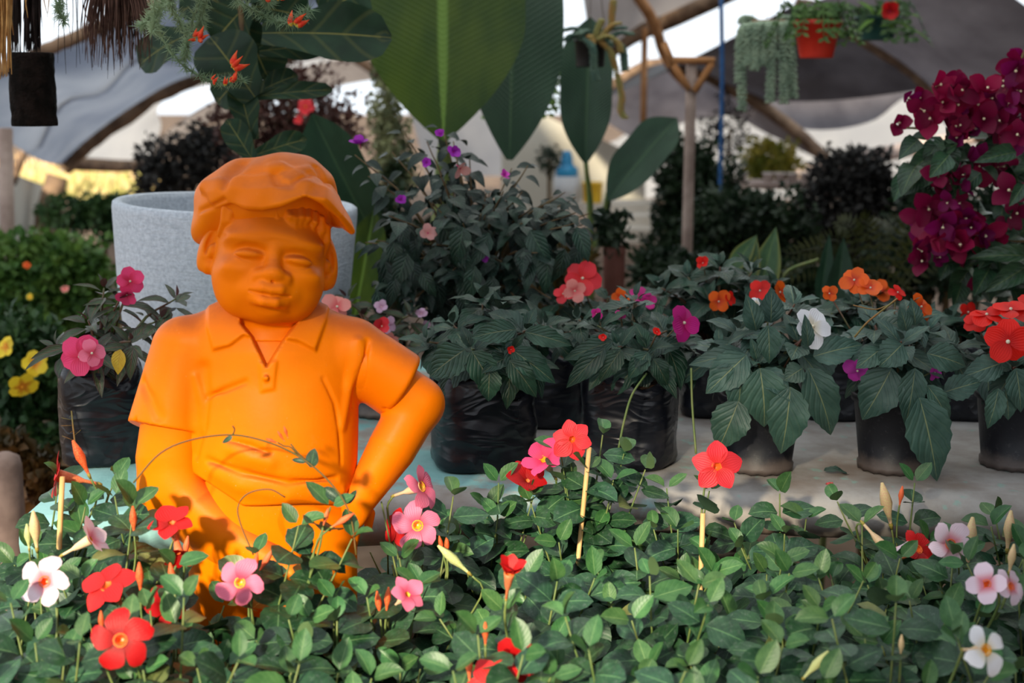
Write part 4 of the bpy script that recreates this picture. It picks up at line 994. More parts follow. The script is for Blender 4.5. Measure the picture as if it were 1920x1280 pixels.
impatiens(905, 2.28, BZ, 'dark green impatiens without open flowers in the black bag beside the statue elbow', 'bag', .086, .148,
    [(850, 610, .02), (935, 580, .04), (985, 620, -.05), (885, 655, -.07), (960, 660, -.08), (1020, 610, .02), (800, 640, .0), (905, 560, .07)], 'imp', .085, 9,
    [(958, 655, -.10, 8, 'redorange', (0, -1, .2), 4, .5)],
    [((872, 655), (798, 706), 66, -.10), ((885, 658), (935, 742), 62, -.11), ((960, 655), (1046, 718), 56, -.10), ((955, 675), (1012, 748), 44, -.11), ((918, 690), (915, 757), 46, -.11), ((985, 622), (1075, 645), 44, -.1), ((968, 618), (878, 628), 46, -.1)], rz=.2)
impatiens(1180, 2.29, BZ, 'dark green impatiens with one magenta flower in a crinkled black bag', 'bag', .078, .150,
    [(1120, 610, .0), (1190, 600, .02), (1250, 620, -.03), (1160, 650, -.07), (1215, 655, -.07), (1280, 640, .0), (1085, 600, .05), (1190, 560, .06)], 'imp', .078, 9,
    [(1282, 605, -.06, 36, 'magenta', (.3, -.9, .3), 5, 0), (1131, 632, -.10, 8, 'redorange', (0, -1, .2), 4, .5), (1232, 622, -.09, 9, 'redorange', (0, -1, .2), 4, .5), (1118, 588, .0, 12, 'magenta', (0, -.8, .5), 4, .3), (1164, 592, .0, 12, 'magenta', (0, -.8, .5), 4, .3)],
    [((1135, 652), (1058, 728), 44, -.10), ((1165, 655), (1122, 716), 42, -.10), ((1150, 640), (1050, 672), 36, -.09), ((1215, 660), (1175, 712), 36, -.1), ((1225, 672), (1258, 728), 34, -.1)], rz=-.3)
impatiens(1425, 2.24, BZ, 'impatiens with broad grey green leaves and one white flower in a round pot', 'pot', .066, .125,
    [(1440, 600, .0), (1500, 640, -.05), (1385, 620, .0), (1540, 620, .0), (1420, 680, -.07), (1350, 650, .0), (1490, 570, .04)], 'impg', .085, 8,
    [(1524, 612, -.08, 38, 'white', (.75, -.55, .35), 5, .1), (1418, 567, .03, 14, 'white', (0, -.8, .6), 5, .1)],
    [((1385, 752), (1345, 850), 70, -.10), ((1482, 725), (1468, 862), 74, -.11), ((1425, 690), (1440, 812), 76, -.10), ((1515, 690), (1574, 828), 66, -.10), ((1400, 665), (1322, 738), 60, -.09), ((1390, 680), (1385, 790), 52, -.09), ((1525, 668), (1625, 640), 50, -.08), ((1505, 690), (1470, 712), 40, -.11), ((1440, 610), (1445, 685), 44, -.08), ((1418, 620), (1402, 552), 40, -.04), ((1445, 605), (1448, 540), 46, -.03), ((1395, 662), (1290, 680), 40, -.08), ((1515, 650), (1512, 590), 24, -.1)], hk='impg')
impatiens(1675, 2.24, BZ, 'impatiens with long drooping grey green leaves and orange flowers above them', 'pot', .066, .125,
    [(1690, 640, -.05), (1640, 610, .0), (1740, 620, .0), (1700, 590, .03), (1790, 650, .0), (1610, 650, .02)], 'impg', .082, 8,
    [(1608, 695, -.07, 26, 'violetpink', (-.6, -.8, .1), 4, .2), (1752, 698, -.07, 16, 'violetpink', (.5, -.8, .1), 4, .2), (1602, 525, .10, 28, 'orange', (-.1, -.9, .4), 5, 0), (1632, 540, .08, 26, 'orange', (.3, -.7, .6), 5, 0), (1555, 550, .08, 18, 'orange', (-.3, -.9, .2), 4, .2), (1727, 575, .03, 28, 'orange', (.1, -.85, .45), 5, 0), (1683, 548, .06, 18, 'redorange', (.2, -.5, .8), 4, 0)],
    [((1672, 690), (1617, 792), 76, -.10), ((1716, 690), (1700, 802), 46, -.11), ((1724, 745), (1765, 908), 78, -.12), ((1738, 722), (1792, 797), 34, -.11), ((1692, 645), (1648, 688), 54, -.11), ((1738, 662), (1818, 684), 52, -.10), ((1770, 735), (1845, 712), 48, -.08), ((1650, 655), (1605, 690), 40, -.1), ((1775, 725), (1745, 770), 36, -.07), ((1716, 610), (1712, 560), 30, -.07), ((1700, 620), (1690, 575), 30, -.08)], hk='impg')
impatiens(1905, 2.26, BZ, 'impatiens with a big scarlet flower in the rightmost round pot', 'pot', .066, .125,
    [(1880, 640, .0), (1930, 610, .0), (1960, 660, 0), (1850, 660, .0), (1900, 690, -.06)], 'impg', .08, 8,
    [(1890, 640, -.10, 46, 'redorange', (-.1, -.95, .25), 5, 0), (1850, 590, -.02, 34, 'redorange', (-.2, -.3, .9), 5, 0), (1895, 580, -.02, 36, 'redorange', (.1, -.35, .9), 5, 0), (1830, 605, .0, 24, 'redorange', (-.3, -.6, .6), 5, .2), (1938, 572, .0, 30, 'redorange', (.1, -.6, .7), 5, 0)],
    [((1880, 680), (1803, 706), 50, -.09), ((1872, 728), (1855, 808), 36, -.10), ((1905, 690), (1918, 775), 46, -.11), ((1885, 730), (1895, 790), 40, -.1)], hk='impg')
# second row
impatiens(715, 2.62, BZ, 'small bronze impatiens with salmon flowers behind the statue shoulder', 'pot', .062, .12,
    [(680, 590, 0), (730, 620, -.03), (770, 590, 0), (650, 560, .02), (765, 640, -.05), (700, 650, -.05)], 'impb', .06, 8,
    [(632, 575, -.06, 28, 'salmon', (.1, -.9, .3), 5, 0), (716, 611, -.10, 18, 'coral', (-.3, -.85, .3), 4, .4), (728, 608, -.06, 18, 'lilac', (.4, -.8, .3), 4, .2), (730, 638, -.09, 16, 'salmon', (.3, -.9, 0), 4, .3), (715, 575, -.0, 14, 'lilac', (0, -.9, .3), 4, .2), (790, 588, 0, 12, 'lilac', (0, -.9, .3), 4, .2)], wf=1.2)
impatiens(1135, 2.66, BZ, 'impatiens with coral flowers behind the crinkled bag', 'bag', .07, .14,
    [(1080, 570, 0), (1140, 560, 0), (1040, 560, 0), (1180, 575, 0)], 'imp', .075, 8,
    [(1092, 522, -.03, 34, 'coral', (.3, -.8, .5), 5, 0), (1078, 545, -.05, 22, 'salmon', (.1, -.9, .1), 4, .2), (1056, 551, -.05, 20, 'coral', (-.4, -.6, .6), 4, 0), (1163, 558, -.05, 18, 'orange', (-.2, -.9, .2), 4, .2), (1200, 560, -.04, 26, 'magenta', (.2, -.6, .7), 5, 0), (1215, 565, -.05, 18, 'magenta', (.3, -.9, .2), 4, .2)])
impatiens(1340, 2.64, BZ, 'dark impatiens with small orange flowers behind the white flowered one', 'bag', .07, .14,
    [(1290, 520, 0), (1350, 500, 0), (1410, 510, 0), (1240, 540, 0), (1330, 560, -.05), (1450, 540, 0), (1270, 600, -.04)], 'imp', .088, 9,
    [(1318, 493, 0, 14, 'redorange', (0, -.9, .4), 4, .5), (1348, 565, -.1, 22, 'orange', (-.4, -.85, .2), 4, .2), (1367, 560, -.1, 14, 'redorange', (.5, -.8, .3), 4, .3), (1425, 545, -.06, 22, 'redorange', (-.3, -.8, .4), 4, .2), (1462, 548, -.06, 24, 'orange', (.3, -.9, .2), 4, .2)])
impatiens(1560, 2.62, BZ, 'dark impatiens filling the gap behind the two round pots', 'bag', .07, .14,
    [(1560, 590, 0), (1600, 570, 0), (1520, 580, 0), (1650, 590, 0), (1640, 560, 0)], 'imp', .085, 8, [(1650, 545, .0, 24, 'orange', (.2, -.8, .5), 5, 0)])
impatiens(1800, 2.62, BZ, 'dark leaved impatiens in a bag behind the long leaved one', 'bag', .07, .14,
    [(1780, 600, 0), (1830, 590, 0), (1740, 610, 0), (1880, 600, 0)], 'imp', .085, 8, [(1815, 585, .0, 22, 'redorange', (.2, -.8, .5), 4, 0)])
impatiens(1020, 2.56, BZ, 'dark leafy impatiens in the shaded gap between the two bags', 'bag', .07, .145,
    [(1040, 620, 0), (1000, 600, 0), (1060, 650, 0)], 'imp', .08, 8)
# long bent flower stalks hanging over the bags
for pts, lab in (([(1212, 700, 2.19), (1185, 740, 2.15), (1170, 790, 2.13), (1160, 840, 2.11)], 'bent green stalk hanging in front of the crinkled bag'), ([(1296, 690, 2.2), (1298, 760, 2.17), (1305, 850, 2.14)], 'thin green stalk hanging right of the crinkled bag')):
    b = MB(); b.tube(curve_pts([px(*p) for p in pts], 16), .0018, 6); tag(ob('flower_stalk', b.mesh('flower_stalk', M_stem)), lab, 'stalk')
b = MB(); b.tube(curve_pts([px(1682, 560, 2.12), px(1650, 585, 2.10), px(1625, 605, 2.10), px(1602, 632, 2.1)], 12), .0016, 5); b.tube(curve_pts([px(1665, 572, 2.11), px(1640, 580, 2.1), px(1600, 572, 2.1)], 8), .001, 5)
tag(ob('dry_twig', b.mesh('dry_twig', M_stem_warm)), 'dry curled brown twig lying on the impatiens leaves', 'twig')
# dropped leaf and petals on the slab
o = ob('fallen_leaf', MESH['imp'][0], None, frame_M(px(1545, 868, 2.20), (1, .1, 0), (0, -.2, 1), .05, .055, .055)); o.location.z = BZ + .006; tag(o, 'small withered dark leaf lying on the slab between the round pots', 'leaf')
b = MB(); c = px(1553, 912, 2.12); c.z = BZ + .002
for k in range(7): a_ = rnd(0, 6.28); p = c + Vector((rnd(-.008, .008), rnd(-.006, .006), 0)); b.tube(curve_pts([p, p + Vector((.006 * math.cos(a_), .006 * math.sin(a_), .005)), p + Vector((.011 * math.cos(a_), .011 * math.sin(a_), .002))], 5), [.0006, .0022, .002, .0015, .0005], 5)
tag(ob('fallen_blossom', b.mesh('fallen_blossom', PM['salmon'])), 'tiny shrivelled pink blossom on the slab edge', 'blossom')

# ------------------------------------------------------------------ round white planter
def cement():
    m, nt = nmat('white_cement'); b = NB(nt); tc = b.n('ShaderNodeTexCoord').outputs['Object']
    mp = b.n('ShaderNodeMapping'); mp.inputs['Scale'].default_value = (1, 1, 5); b.l(tc, mp.inputs[0])
    col = b.mix(b.ramp(b.noise(tc, 140, 4, .7), .3, .7), (.44, .49, .55), (.63, .68, .74)); col = b.mix(b.math('MULTIPLY', b.ramp(b.noise(tc, 4, 4), .45, .75), .35), col, (.42, .47, .52))
    b.out(b.bsdf(col, .85, .2, b.bump(b.math('ADD', b.noise(mp.outputs[0], 22, 5, .6), b.math('MULTIPLY', b.noise(tc, 220, 2), .4)), .45, .006))); return m
PY = 2.80; c = px(427, 378, PY); R = 226 * mpp(PY, 380); H = c.z - BZ
b = MB(); b.lathe([(R * .80, 0), (R * .84, .004), (R * .955, H * .55), (R, H - .015), (R * .995, H - .004), (R * .97, H), (R * .92, H - .002), (R * .90, H - .012), (R * .88, H * .5), (R * .6, .05)], (0, 0, 0), 96)
o = ob('round_planter', b.mesh('round_planter', cement()), None, Matrix.Translation((c.x, PY, BZ)) @ Matrix.Rotation(math.radians(2.6), 4, 'Y')); tag(o, 'large empty round planter of rough pale grey cement behind the statue', 'planter')

# ------------------------------------------------------------------ dark shrub with purple flowers
random.seed(31)
SY = 2.82
root = empty('potted_shrub', (px(890, 600, SY).x, SY, BZ), 'tall dark leafy shrub with small purple flowers in the middle of the bench', 'potted plant')
put_pot(root, 'bag', root.location.x, SY, BZ, .09, .15)
st = MB(); base = Vector((root.location.x, SY, BZ + .14)); cand = []
tipsp = []
for k in range(92):
    for _ in range(50):
        a_ = rnd(0, 6.28); q = rnd(0, 1) ** .5; x = 895 + 210 * q * math.cos(a_); y = 445 + 175 * q * math.sin(a_)
        if y > 290 + abs(x - 850) * .38 and not (x < 720 and y > 560): break
    tipsp.append((x, y, rnd(-.20, .12)))
tipsp += [(690, 330, 0), (665, 290, 0), (735, 285, .05), (800, 265, .05), (850, 265, .05), (880, 290, .05), (990, 310, 0), (1080, 370, 0), (1105, 400, -.02), (960, 315, .03), (1090, 430, 0), (1060, 360, 0), (830, 240, .1), (760, 250, .1), (720, 400, 0), (700, 450, -.05)]
for (x, y, dY) in tipsp:
    T = px(x, y, SY + dY); mid = base.lerp(T, .5) + Vector((0, 0, .06)); P = curve_pts([base, mid, T], 10); st.tube(P, [.004 - .00032 * i for i in range(10)], 5); az = rnd(0, 6)
    for i in range(8):
        t = 1 - i * .055; f = t * 9; k = min(int(f), 8); p = P[k].lerp(P[k + 1], f - k); az += 2.4; el = .35 - .15 * i + rnd(-.3, .2)
        d = Vector((math.cos(az) * math.cos(el), math.sin(az) * math.cos(el) - .25, math.sin(el) - .35)); nn = Vector((rnd(-.3, .3), -.45, .9))
        cand.append((p + d.normalized() * .01, d, nn, rnd(.032, .055) * (.75 if i < 2 else 1.05)))
for k in range(46):
    x = rnd(705, 1090); y = rnd(400, 560) + abs(x - 900) * .05; p = px(x, y, SY - rnd(.06, .20)); cand.append((p, Vector((rnd(-.5, .5), -.25, -.9)), Vector((rnd(-.5, .5), -1, .3)), rnd(.055, .080)))
cand.sort(key=lambda c_: c_[0].y)
for (p, d, nn, L) in cand[:290]: put_leaf(root, 'shrub', p, d, nn, L, rnd(.85, 1.1))
V = []; Fc = []; UV = []
for (p, d, nn, L) in cand[290:]:
    M = frame_M(p, d, nn, L, L, L); me = random.choice(MESH['shrub']); o_ = len(V); V += [tuple(M @ v.co) for v in me.vertices]; Fc += [tuple(i + o_ for i in q.vertices) for q in me.polygons]
    uvl = {}; ul = me.uv_layers[0].data
    for lp in me.loops: uvl[lp.vertex_index] = tuple(ul[lp.index].uv)
    UV += [uvl[i] for i in range(len(me.vertices))]
tag(child('foliage', mesh_np('foliage', V, Fc, [L_shrub], True, UV), root, Matrix()), kind='stuff')
child('stem', st.mesh('stem', M_stem_brown), root, Matrix())
for (x, y, R_, k, f, n_, op) in ((675, 270, 24, 'purple', (0, -.6, .8), 5, .2), (850, 285, 18, 'purple', (.3, -.8, .3), 5, .1), (826, 252, 14, 'purple', (-.2, -.8, .4), 5, .3), (945, 330, 16, 'violetpink', (0, -.9, .3), 5, .2), (752, 375, 14, 'purple', (0, -.9, .2), 5, .2), (802, 437, 24, 'dustypink', (0, -.9, .3), 4, .1), (906, 482, 14, 'purple', (0, -.9, .1), 5, .3), (862, 315, 26, 'dustypink', (.2, -.7, -.5), 3, .2), (800, 305, 14, 'purple', (0, -.9, .3), 5, .3), (800, 610, 12, 'lilac', (0, -.9, .3), 4, .2)):
    flower(root, 'flower', px(x, y, SY - .16), Vector(f) + Vector((rnd(-.5, .5), rnd(-.1, .4), rnd(-.2, .5))), R_ * .75 * mpp(SY), k, 'round', ('dot', 'r'), n_, None, op + .35)

# ------------------------------------------------------------------ bougainvillea at the right
random.seed(41)
BY = 2.75
root = empty('bougainvillea', (px(1960, 700, BY).x, BY, BZ), 'bougainvillea with hanging clusters of deep magenta bracts and tiny cream flowers', 'potted plant')
put_pot(root, 'bag', root.location.x, BY, BZ, .09, .16)
st = MB(); base = Vector((root.location.x, BY, BZ + .15))
PM['boug'] = petal_mat('magenta_bract', (.15, .002, .030), (.20, .002, .042), .55, .3, .3); PM['boug2'] = petal_mat('red_magenta_bract', (.24, .003, .035), (.30, .003, .05), .55, .3, .3)
PM['boug3'] = petal_mat('purple_bract', (.16, .002, .05), (.21, .002, .085), .55, .3, .3)
cl = [(1690, 240, 1), (1715, 195, 3), (1735, 215, 3), (1765, 165, 4), (1790, 175, 4), (1800, 200, 4), (1775, 200, 4), (1835, 175, 4), (1855, 180, 4), (1850, 215, 4), (1875, 205, 4), (1895, 160, 4), (1905, 120, 4), (1915, 190, 4), (1890, 230, 4), (1820, 235, 3), (1795, 245, 3), (1860, 250, 3), (1900, 260, 3), (1762, 322, 3), (1770, 345, 3), (1815, 308, 2), (1810, 345, 3), (1885, 325, 2), (1895, 355, 2), (1850, 325, 1),
      (1735, 395, 3), (1755, 400, 3), (1790, 385, 3), (1765, 425, 4), (1735, 440, 4), (1725, 465, 4), (1770, 445, 4), (1810, 415, 4), (1830, 430, 4), (1845, 445, 3), (1795, 460, 3), (1750, 480, 3), (1800, 480, 1), (1860, 490, 1), (1835, 525, 1), (1900, 400, 2)]
for (x, y, n) in cl:
    for k in range(n):
        X_, Y_ = x + rnd(-14, 14), y + rnd(-12, 12); p = px(X_, Y_, BY + rnd(-.10, .06)); f = Vector((rnd(-.7, .6), -rnd(.4, 1), rnd(-.4, .6)))
        flower(root, 'flower', p, f, rnd(26, 44) * mpp(BY), random.choice(('boug', 'boug', 'boug2', 'boug3')), 'bract', ('tiny', 'w'), 3, None, rnd(-.1, .75))
for b_ in ([(1960, 150), (1880, 190), (1790, 180), (1740, 235), (1700, 240)], [(1960, 260), (1900, 270), (1820, 330), (1770, 330)], [(1960, 470), (1900, 450), (1820, 440), (1740, 450)], [(1960, 90), (1910, 120), (1870, 200)]):
    st.tube(curve_pts([base] + [px(x, y, BY + .02) for x, y in b_], 20), [.006 - .0002 * i for i in range(20)], 6)
for k in range(120):
    a_ = random.choice([(1930, 290), (1850, 300), (1900, 380), (1880, 470), (1930, 500), (1840, 500), (1900, 540), (1800, 300), (1940, 420), (1760, 290)]); p = px(a_[0] + rnd(-60, 50), a_[1] + rnd(-40, 40), BY + rnd(-.06, .12))
    put_leaf(root, 'boug', p, (rnd(-1, .6), rnd(-.9, .2), rnd(-.9, .3)), (rnd(-.3, .3), -.6, .7), rnd(.045, .075))
for q in (((1930, 480), (1818, 475), 34), ((1925, 500), (1850, 545), 40), ((1905, 285), (1830, 300), 32), ((1920, 345), (1895, 385), 26), ((1780, 290), (1745, 330), 40)): hero(root, 'boug', q[0], q[1], q[2], BY - .12, -.02, .6)
child('stem', st.mesh('stem', M_stem_brown), root, Matrix())
# ------------------------------------------------------------------ big leaved plants behind the bench
random.seed(53)
L_fig = leaf_mat('fiddle_leaf', (.006, .022, .008), (.014, .044, .016), (.22, .20, .05), .5, .25, 4, .9, .016, .35, .01, .5, (.035, .065, .045), .10, .16)
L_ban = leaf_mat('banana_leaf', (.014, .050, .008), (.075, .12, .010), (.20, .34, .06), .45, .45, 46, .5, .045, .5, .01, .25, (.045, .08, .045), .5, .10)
L_ban_d = leaf_mat('banana_leaf_shaded', (.012, .045, .022), (.024, .070, .036), (.05, .11, .05), .45, .45, 46, .5, .03, .5, .01, .2, (.045, .07, .055), .12, .10)  # darker copy of the banana leaf, shade put into its colour
L_canna = leaf_mat('canna_leaf', (.035, .09, .04), (.085, .17, .07), (.16, .24, .08), .45, .45, 24, .8, .03, .4, .01, .4, None, .2, .15, (.20, .22, .05))
variants('fig', 4, lambda: leaf_mesh('fiddle_leaf', L_fig, p_fiddle(rnd(.62, .76)), 6, 12, rnd(.05, .25), rnd(.2, .7), .10, 0, rnd(-.2, .2)))
def big(name, mat, b, t, wpx, Y, dY=0, fold=.2, arch=.3, prof=None, tilt=(0, -1, .3), root=None, twist=0, wave=.02):
    """a single large leaf with its own mesh"""
    B, T = px(b[0], b[1], Y), px(t[0], t[1], Y + dY); d = T - B; L = d.length
    me = leaf_mesh(name, mat, prof or (lambda q: .5 * (math.sin(math.pi / 2 * min(1, .03 + q / .42)) ** .9 if q < .40 else 1) * (1 if q < .7 else max(.03, 1 - ((q - .7) / .3) ** 2.2))), 8, 24, fold * wpx * mpp(Y) / L, arch, wave, 0, twist)
    return child(name, me, root, frame_M(B, d, tilt, wpx * mpp(Y), L, L))
FY = 2.95
root = empty('fiddle_leaf_fig', (px(470, 600, 3.35).x, 3.35, 0), 'fiddle leaf fig with big dark yellow veined leaves above the statue cap', 'tree')
b = MB(); P = curve_pts([Vector((px(470, 600, 3.35).x, 3.35, 0)), px(474, 420, 3.3), px(470, 300, 3.0), px(468, 180, FY), px(455, 60, FY), px(445, -80, FY)], 24); b.tube(P, [.014 - .0004 * i for i in range(24)], 8); child('trunk', b.mesh('trunk', M_stem_brown), root, Matrix())
for (b_, t_, w_, dy) in (((478, 182), (392, 62), 120, -.10), ((492, 62), (735, 62), 105, -.06), ((486, 96), (617, 80), 52, -.02), ((372, 58), (248, 112), 78, -.02), ((462, 10), (398, 78), 112, .0), ((474, 182), (624, 162), 34, -.08), ((474, 262), (446, 152), 52, -.10), ((478, 306), (424, 222), 52, -.12), ((476, 292), (574, 256), 46, -.06), ((478, 176), (556, 136), 46, -.02), ((470, 10), (580, 30), 100, .02), ((450, -10), (520, -60), 110, 0), ((460, 40), (500, 150), 110, .03), ((440, 20), (360, -20), 90, .05), ((470, 130), (400, 190), 70, .02), ((600, 20), (690, -20), 90, .04), ((440, -20), (330, 20), 60, .06)):
    hero(root, 'fig', b_, t_, w_ * 1.12, FY + dy, 0, .60, 'leaf', (rnd(-.3, .3), -1, rnd(.0, .7)))
root = empty('banana_plant', (px(830, 600, 3.9).x, 3.9, 0), 'banana plant with one broad yellow green leaf lit through, behind the shrub', 'tree')
b = MB(); b.tube(curve_pts([Vector((px(830, 600, 3.9).x, 3.9, 0)), px(832, 520, 3.9), px(832, 330, 3.85), px(831, 255, 3.8)], 10), [.05, .05, .045, .04, .035, .03, .025, .02, .016, .012], 10); child('trunk', b.mesh('trunk', M_stem), root, Matrix())
big('leaf', L_ban, (831, 262), (829, -240), 300, 3.75, .2, .35, .25, None, (0.05, -1, .15), root)
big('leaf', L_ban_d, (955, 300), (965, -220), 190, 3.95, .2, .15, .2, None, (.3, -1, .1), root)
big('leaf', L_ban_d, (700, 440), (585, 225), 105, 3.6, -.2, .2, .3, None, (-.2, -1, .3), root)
big('leaf', L_ban, (660, 620), (702, 395), 66, 3.5, 0, .2, .2, None, (.2, -1, .2), root)
root = empty('banana_plant', (px(1100, 600, 4.6).x, 4.6, 0), 'younger banana plant with two dark upright leaves left of the timber post', 'tree')
b = MB(); b.tube(curve_pts([Vector((px(1105, 600, 4.6).x, 4.6, 0)), px(1108, 450, 4.6), px(1098, 300, 4.55)], 10), [.016, .015, .014, .013, .012, .011, .010, .009, .008, .008], 8); b.tube(curve_pts([px(1112, 480, 4.6), px(1135, 400, 4.55), px(1142, 362, 4.5)], 8), .012, 6); child('trunk', b.mesh('trunk', M_stem), root, Matrix())
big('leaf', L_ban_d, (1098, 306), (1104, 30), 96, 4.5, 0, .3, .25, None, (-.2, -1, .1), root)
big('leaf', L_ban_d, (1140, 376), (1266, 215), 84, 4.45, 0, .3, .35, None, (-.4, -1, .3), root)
# canna like leaves behind the second row
root = empty('canna_plant', (px(1430, 560, 3.3).x, 3.3, 0), 'canna plant with a yellow edged upright leaf behind the impatiens', 'plant')
for (b_, t_, w_) in (((1420, 560), (1456, 425), 52), ((1395, 540), (1418, 440), 40), ((1420, 520), (1370, 505), 30), ((1370, 505), (1420, 440), 34), ((1410, 600), (1440, 480), 46)): big('leaf', L_canna, b_, t_, w_, 3.25, 0, .2, .2, p_lance(1.0), (rnd(-.3, .3), -1, .2), root)
b = MB()
for x in (1400, 1425, 1440): b.tube(curve_pts([Vector((root.location.x, 3.3, 0)), px(1420, 640, 3.3), px(x, 540, 3.27)], 8), .008, 6)
b.tube(curve_pts([px(1460, 560, 3.3), px(1475, 510, 3.3), px(1535, 486, 3.3)], 10), .004, 5)
child('stem', b.mesh('stem', M_stem), root, Matrix())
root = empty('canna_plant', (px(1560, 560, 3.3).x, 3.3, 0), 'canna plant with two dark blue green blades behind the orange flowers', 'plant')
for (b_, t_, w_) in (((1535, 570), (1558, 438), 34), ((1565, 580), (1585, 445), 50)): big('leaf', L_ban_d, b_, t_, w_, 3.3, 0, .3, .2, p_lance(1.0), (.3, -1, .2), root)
b = MB(); b.tube(curve_pts([Vector((root.location.x, 3.3, 0)), px(1560, 640, 3.3), px(1560, 560, 3.3)], 8), .009, 6); child('stem', b.mesh('stem', M_stem), root, Matrix())

# ------------------------------------------------------------------ blurred shrubs further back
def cloud(c, r, n, size, flat=.6, shell=.25, g=None):
    """n small folded leaves in an ellipsoid"""
    g = g or np.random.default_rng(random.randrange(10 ** 6))
    u = g.normal(size=(n, 3)); u /= np.linalg.norm(u, axis=1)[:, None]; q = (shell + (1 - shell) * g.random(n)) ** .6; lump = 1 + .22 * np.sin(u[:, 0] * 5 + 1) * np.sin(u[:, 2] * 6) + .12 * np.sin(u[:, 0] * 11 + u[:, 2] * 9)
    P = np.array(c) + u * q[:, None] * np.array(r) * lump[:, None]
    d = g.normal(size=(n, 3)) + u * .8; d /= np.linalg.norm(d, axis=1)[:, None]; e = np.cross(d, g.normal(size=(n, 3))); e /= np.linalg.norm(e, axis=1)[:, None]; nn = np.cross(d, e)
    L = size * (.6 + .8 * g.random(n))[:, None]; w = L * .32
    a = P; bq = P + d * L * .5 + e * w + nn * L * .12; cq = P + d * L; dq = P + d * L * .5 - e * w + nn * L * .12; m = P + d * L * .5
    V = np.concatenate([a, bq, cq, dq, m]); i = np.arange(n)
    Fc = np.concatenate([np.stack([i, i + n, i + 4 * n], 1), np.stack([i + n, i + 2 * n, i + 4 * n], 1), np.stack([i + 2 * n, i + 3 * n, i + 4 * n], 1), np.stack([i + 3 * n, i, i + 4 * n], 1)])
    return V, Fc
def fol(name, c1, c2, rough=.5, tr=.2, spec=.35):
    return simple(name, c1, c2, 9, rough, spec, 0, translucent=tr)
G_bright = fol('foliage_bright', (.045, .12, .025), (.12, .22, .04)); G_mid = fol('foliage_mid', (.018, .055, .018), (.05, .11, .03)); G_dark = fol('foliage_dark', (.006, .018, .008), (.02, .042, .018))
G_copper = fol('foliage_copper', (.045, .018, .016), (.12, .05, .04)); G_cream = fol('foliage_cream_edged', (.02, .05, .02), (.30, .32, .16)); G_yellow = fol('foliage_yellow_green', (.14, .17, .02), (.42, .34, .05)); G_black = fol('foliage_blackish', (.010, .010, .010), (.035, .034, .034)); G_fern = fol('foliage_fern', (.07, .16, .02), (.16, .28, .05))
def bush(label, parts, Y, n, size, mat, name='shrub', cat='shrub', group=None, fl=(), trunk=True, core=None):
    """parts: (x, y, rx, ry) ellipses in pixels"""
    x0 = sum(p[0] for p in parts) / len(parts); X = px(x0, 500, Y).x; root = empty(name, (X, Y, 0), label, cat, group); VV = []; FF = []; o = 0
    st = MB()
    for (x, y, rx, ry) in parts:
        k = mpp(Y, y); c = px(x, y, Y); V, Fc = cloud(c, (rx * k, max(rx, ry) * k * .8, ry * k), int(n * rx * ry / sum(p[2] * p[3] for p in parts)), size * k); VV.append(V); FF.append(Fc + o); o += len(V)
        st.tube(curve_pts([Vector((X, Y, 0)), Vector((X * .5 + c.x * .5, Y, c.z * .5)), c], 6), .012, 6)
    tag(child('foliage', mesh_np('foliage', np.concatenate(VV), np.concatenate(FF), [mat]), root, Matrix()), kind='stuff')
    child('stem', st.mesh('stem', M_stem_brown), root, Matrix())
    for (x, y, dY, R, k, f, shape) in fl: flower(root, 'flower', px(x, y, Y + dY), f, R * mpp(Y), k, shape, ('dot', 'y'), 5, None, .1)
    return root
bush('bright green hedge shrub along the left path', [(40, 500, 90, 60), (130, 505, 80, 70), (60, 560, 100, 80), (150, 580, 70, 80)], 4.6, 5200, 20, G_bright, 'hedge_shrub', fl=[(50, 497, -.3, 7, 'orange', FR, 'round'), (122, 542, -.3, 7, 'salmon', FR, 'round'), (56, 556, -.3, 6, 'yellow', FR, 'round')])
bush('dark low hedge shrub behind the bright one', [(130, 400, 60, 34), (195, 405, 50, 40), (250, 420, 60, 50)], 6.4, 2600, 13, G_mid, 'hedge_shrub')
bush('hibiscus bush with yellow flowers beside the left black bag', [(40, 680, 80, 100), (60, 790, 110, 80), (-20, 740, 60, 100)], 3.6, 3200, 26, G_mid, 'hibiscus', 'shrub', fl=[(67, 681, -.30, 24, 'yellow', (.1, -.95, .2), 'round'), (42, 725, -.32, 26, 'yellow', (.5, -.7, -.4), 'round'), (12, 650, -.30, 20, 'yellow', (-.3, -.8, .3), 'round')])
bush('low weedy plants with orange tips on the path', [(70, 890, 70, 50), (20, 860, 40, 50)], 3.1, 700, 30, fol('foliage_rusty', (.03, .03, .01), (.14, .06, .015)), 'weed', 'weeds')
bush('almost black shrub between the planter and the copper one', [(330, 310, 75, 55), (390, 290, 60, 60), (300, 340, 50, 40)], 6.2, 2600, 14, G_black, 'shrub')
bush('copper leaved shrub behind the fiddle leaf fig', [(545, 190, 110, 80), (600, 250, 90, 80), (470, 230, 80, 60), (540, 300, 110, 60)], 5.6, 5200, 12, G_copper, 'copper_shrub', fl=[(573, 200, -.2, 16, 'coral', FR, 'round'), (560, 225, -.2, 9, 'coral', FR, 'round')])
bush('slim upright shrub with cream edged leaves left of the banana leaf', [(728, 140, 28, 40), (722, 210, 32, 60), (735, 280, 36, 60), (745, 330, 40, 40)], 5.4, 2600, 11, G_cream, 'variegated_shrub')
bush('dark bushy tree right of the timber post', [(1285, 330, 58, 70), (1265, 410, 40, 55), (1325, 380, 70, 90), (1300, 470, 95, 48)], 6.3, 8000, 14, G_dark, 'dark_shrub')
bush('round yellow green clipped shrub on the far bench', [(1445, 300, 58, 40), (1440, 322, 50, 24)], 8.2, 3000, 9, G_yellow, 'clipped_shrub')
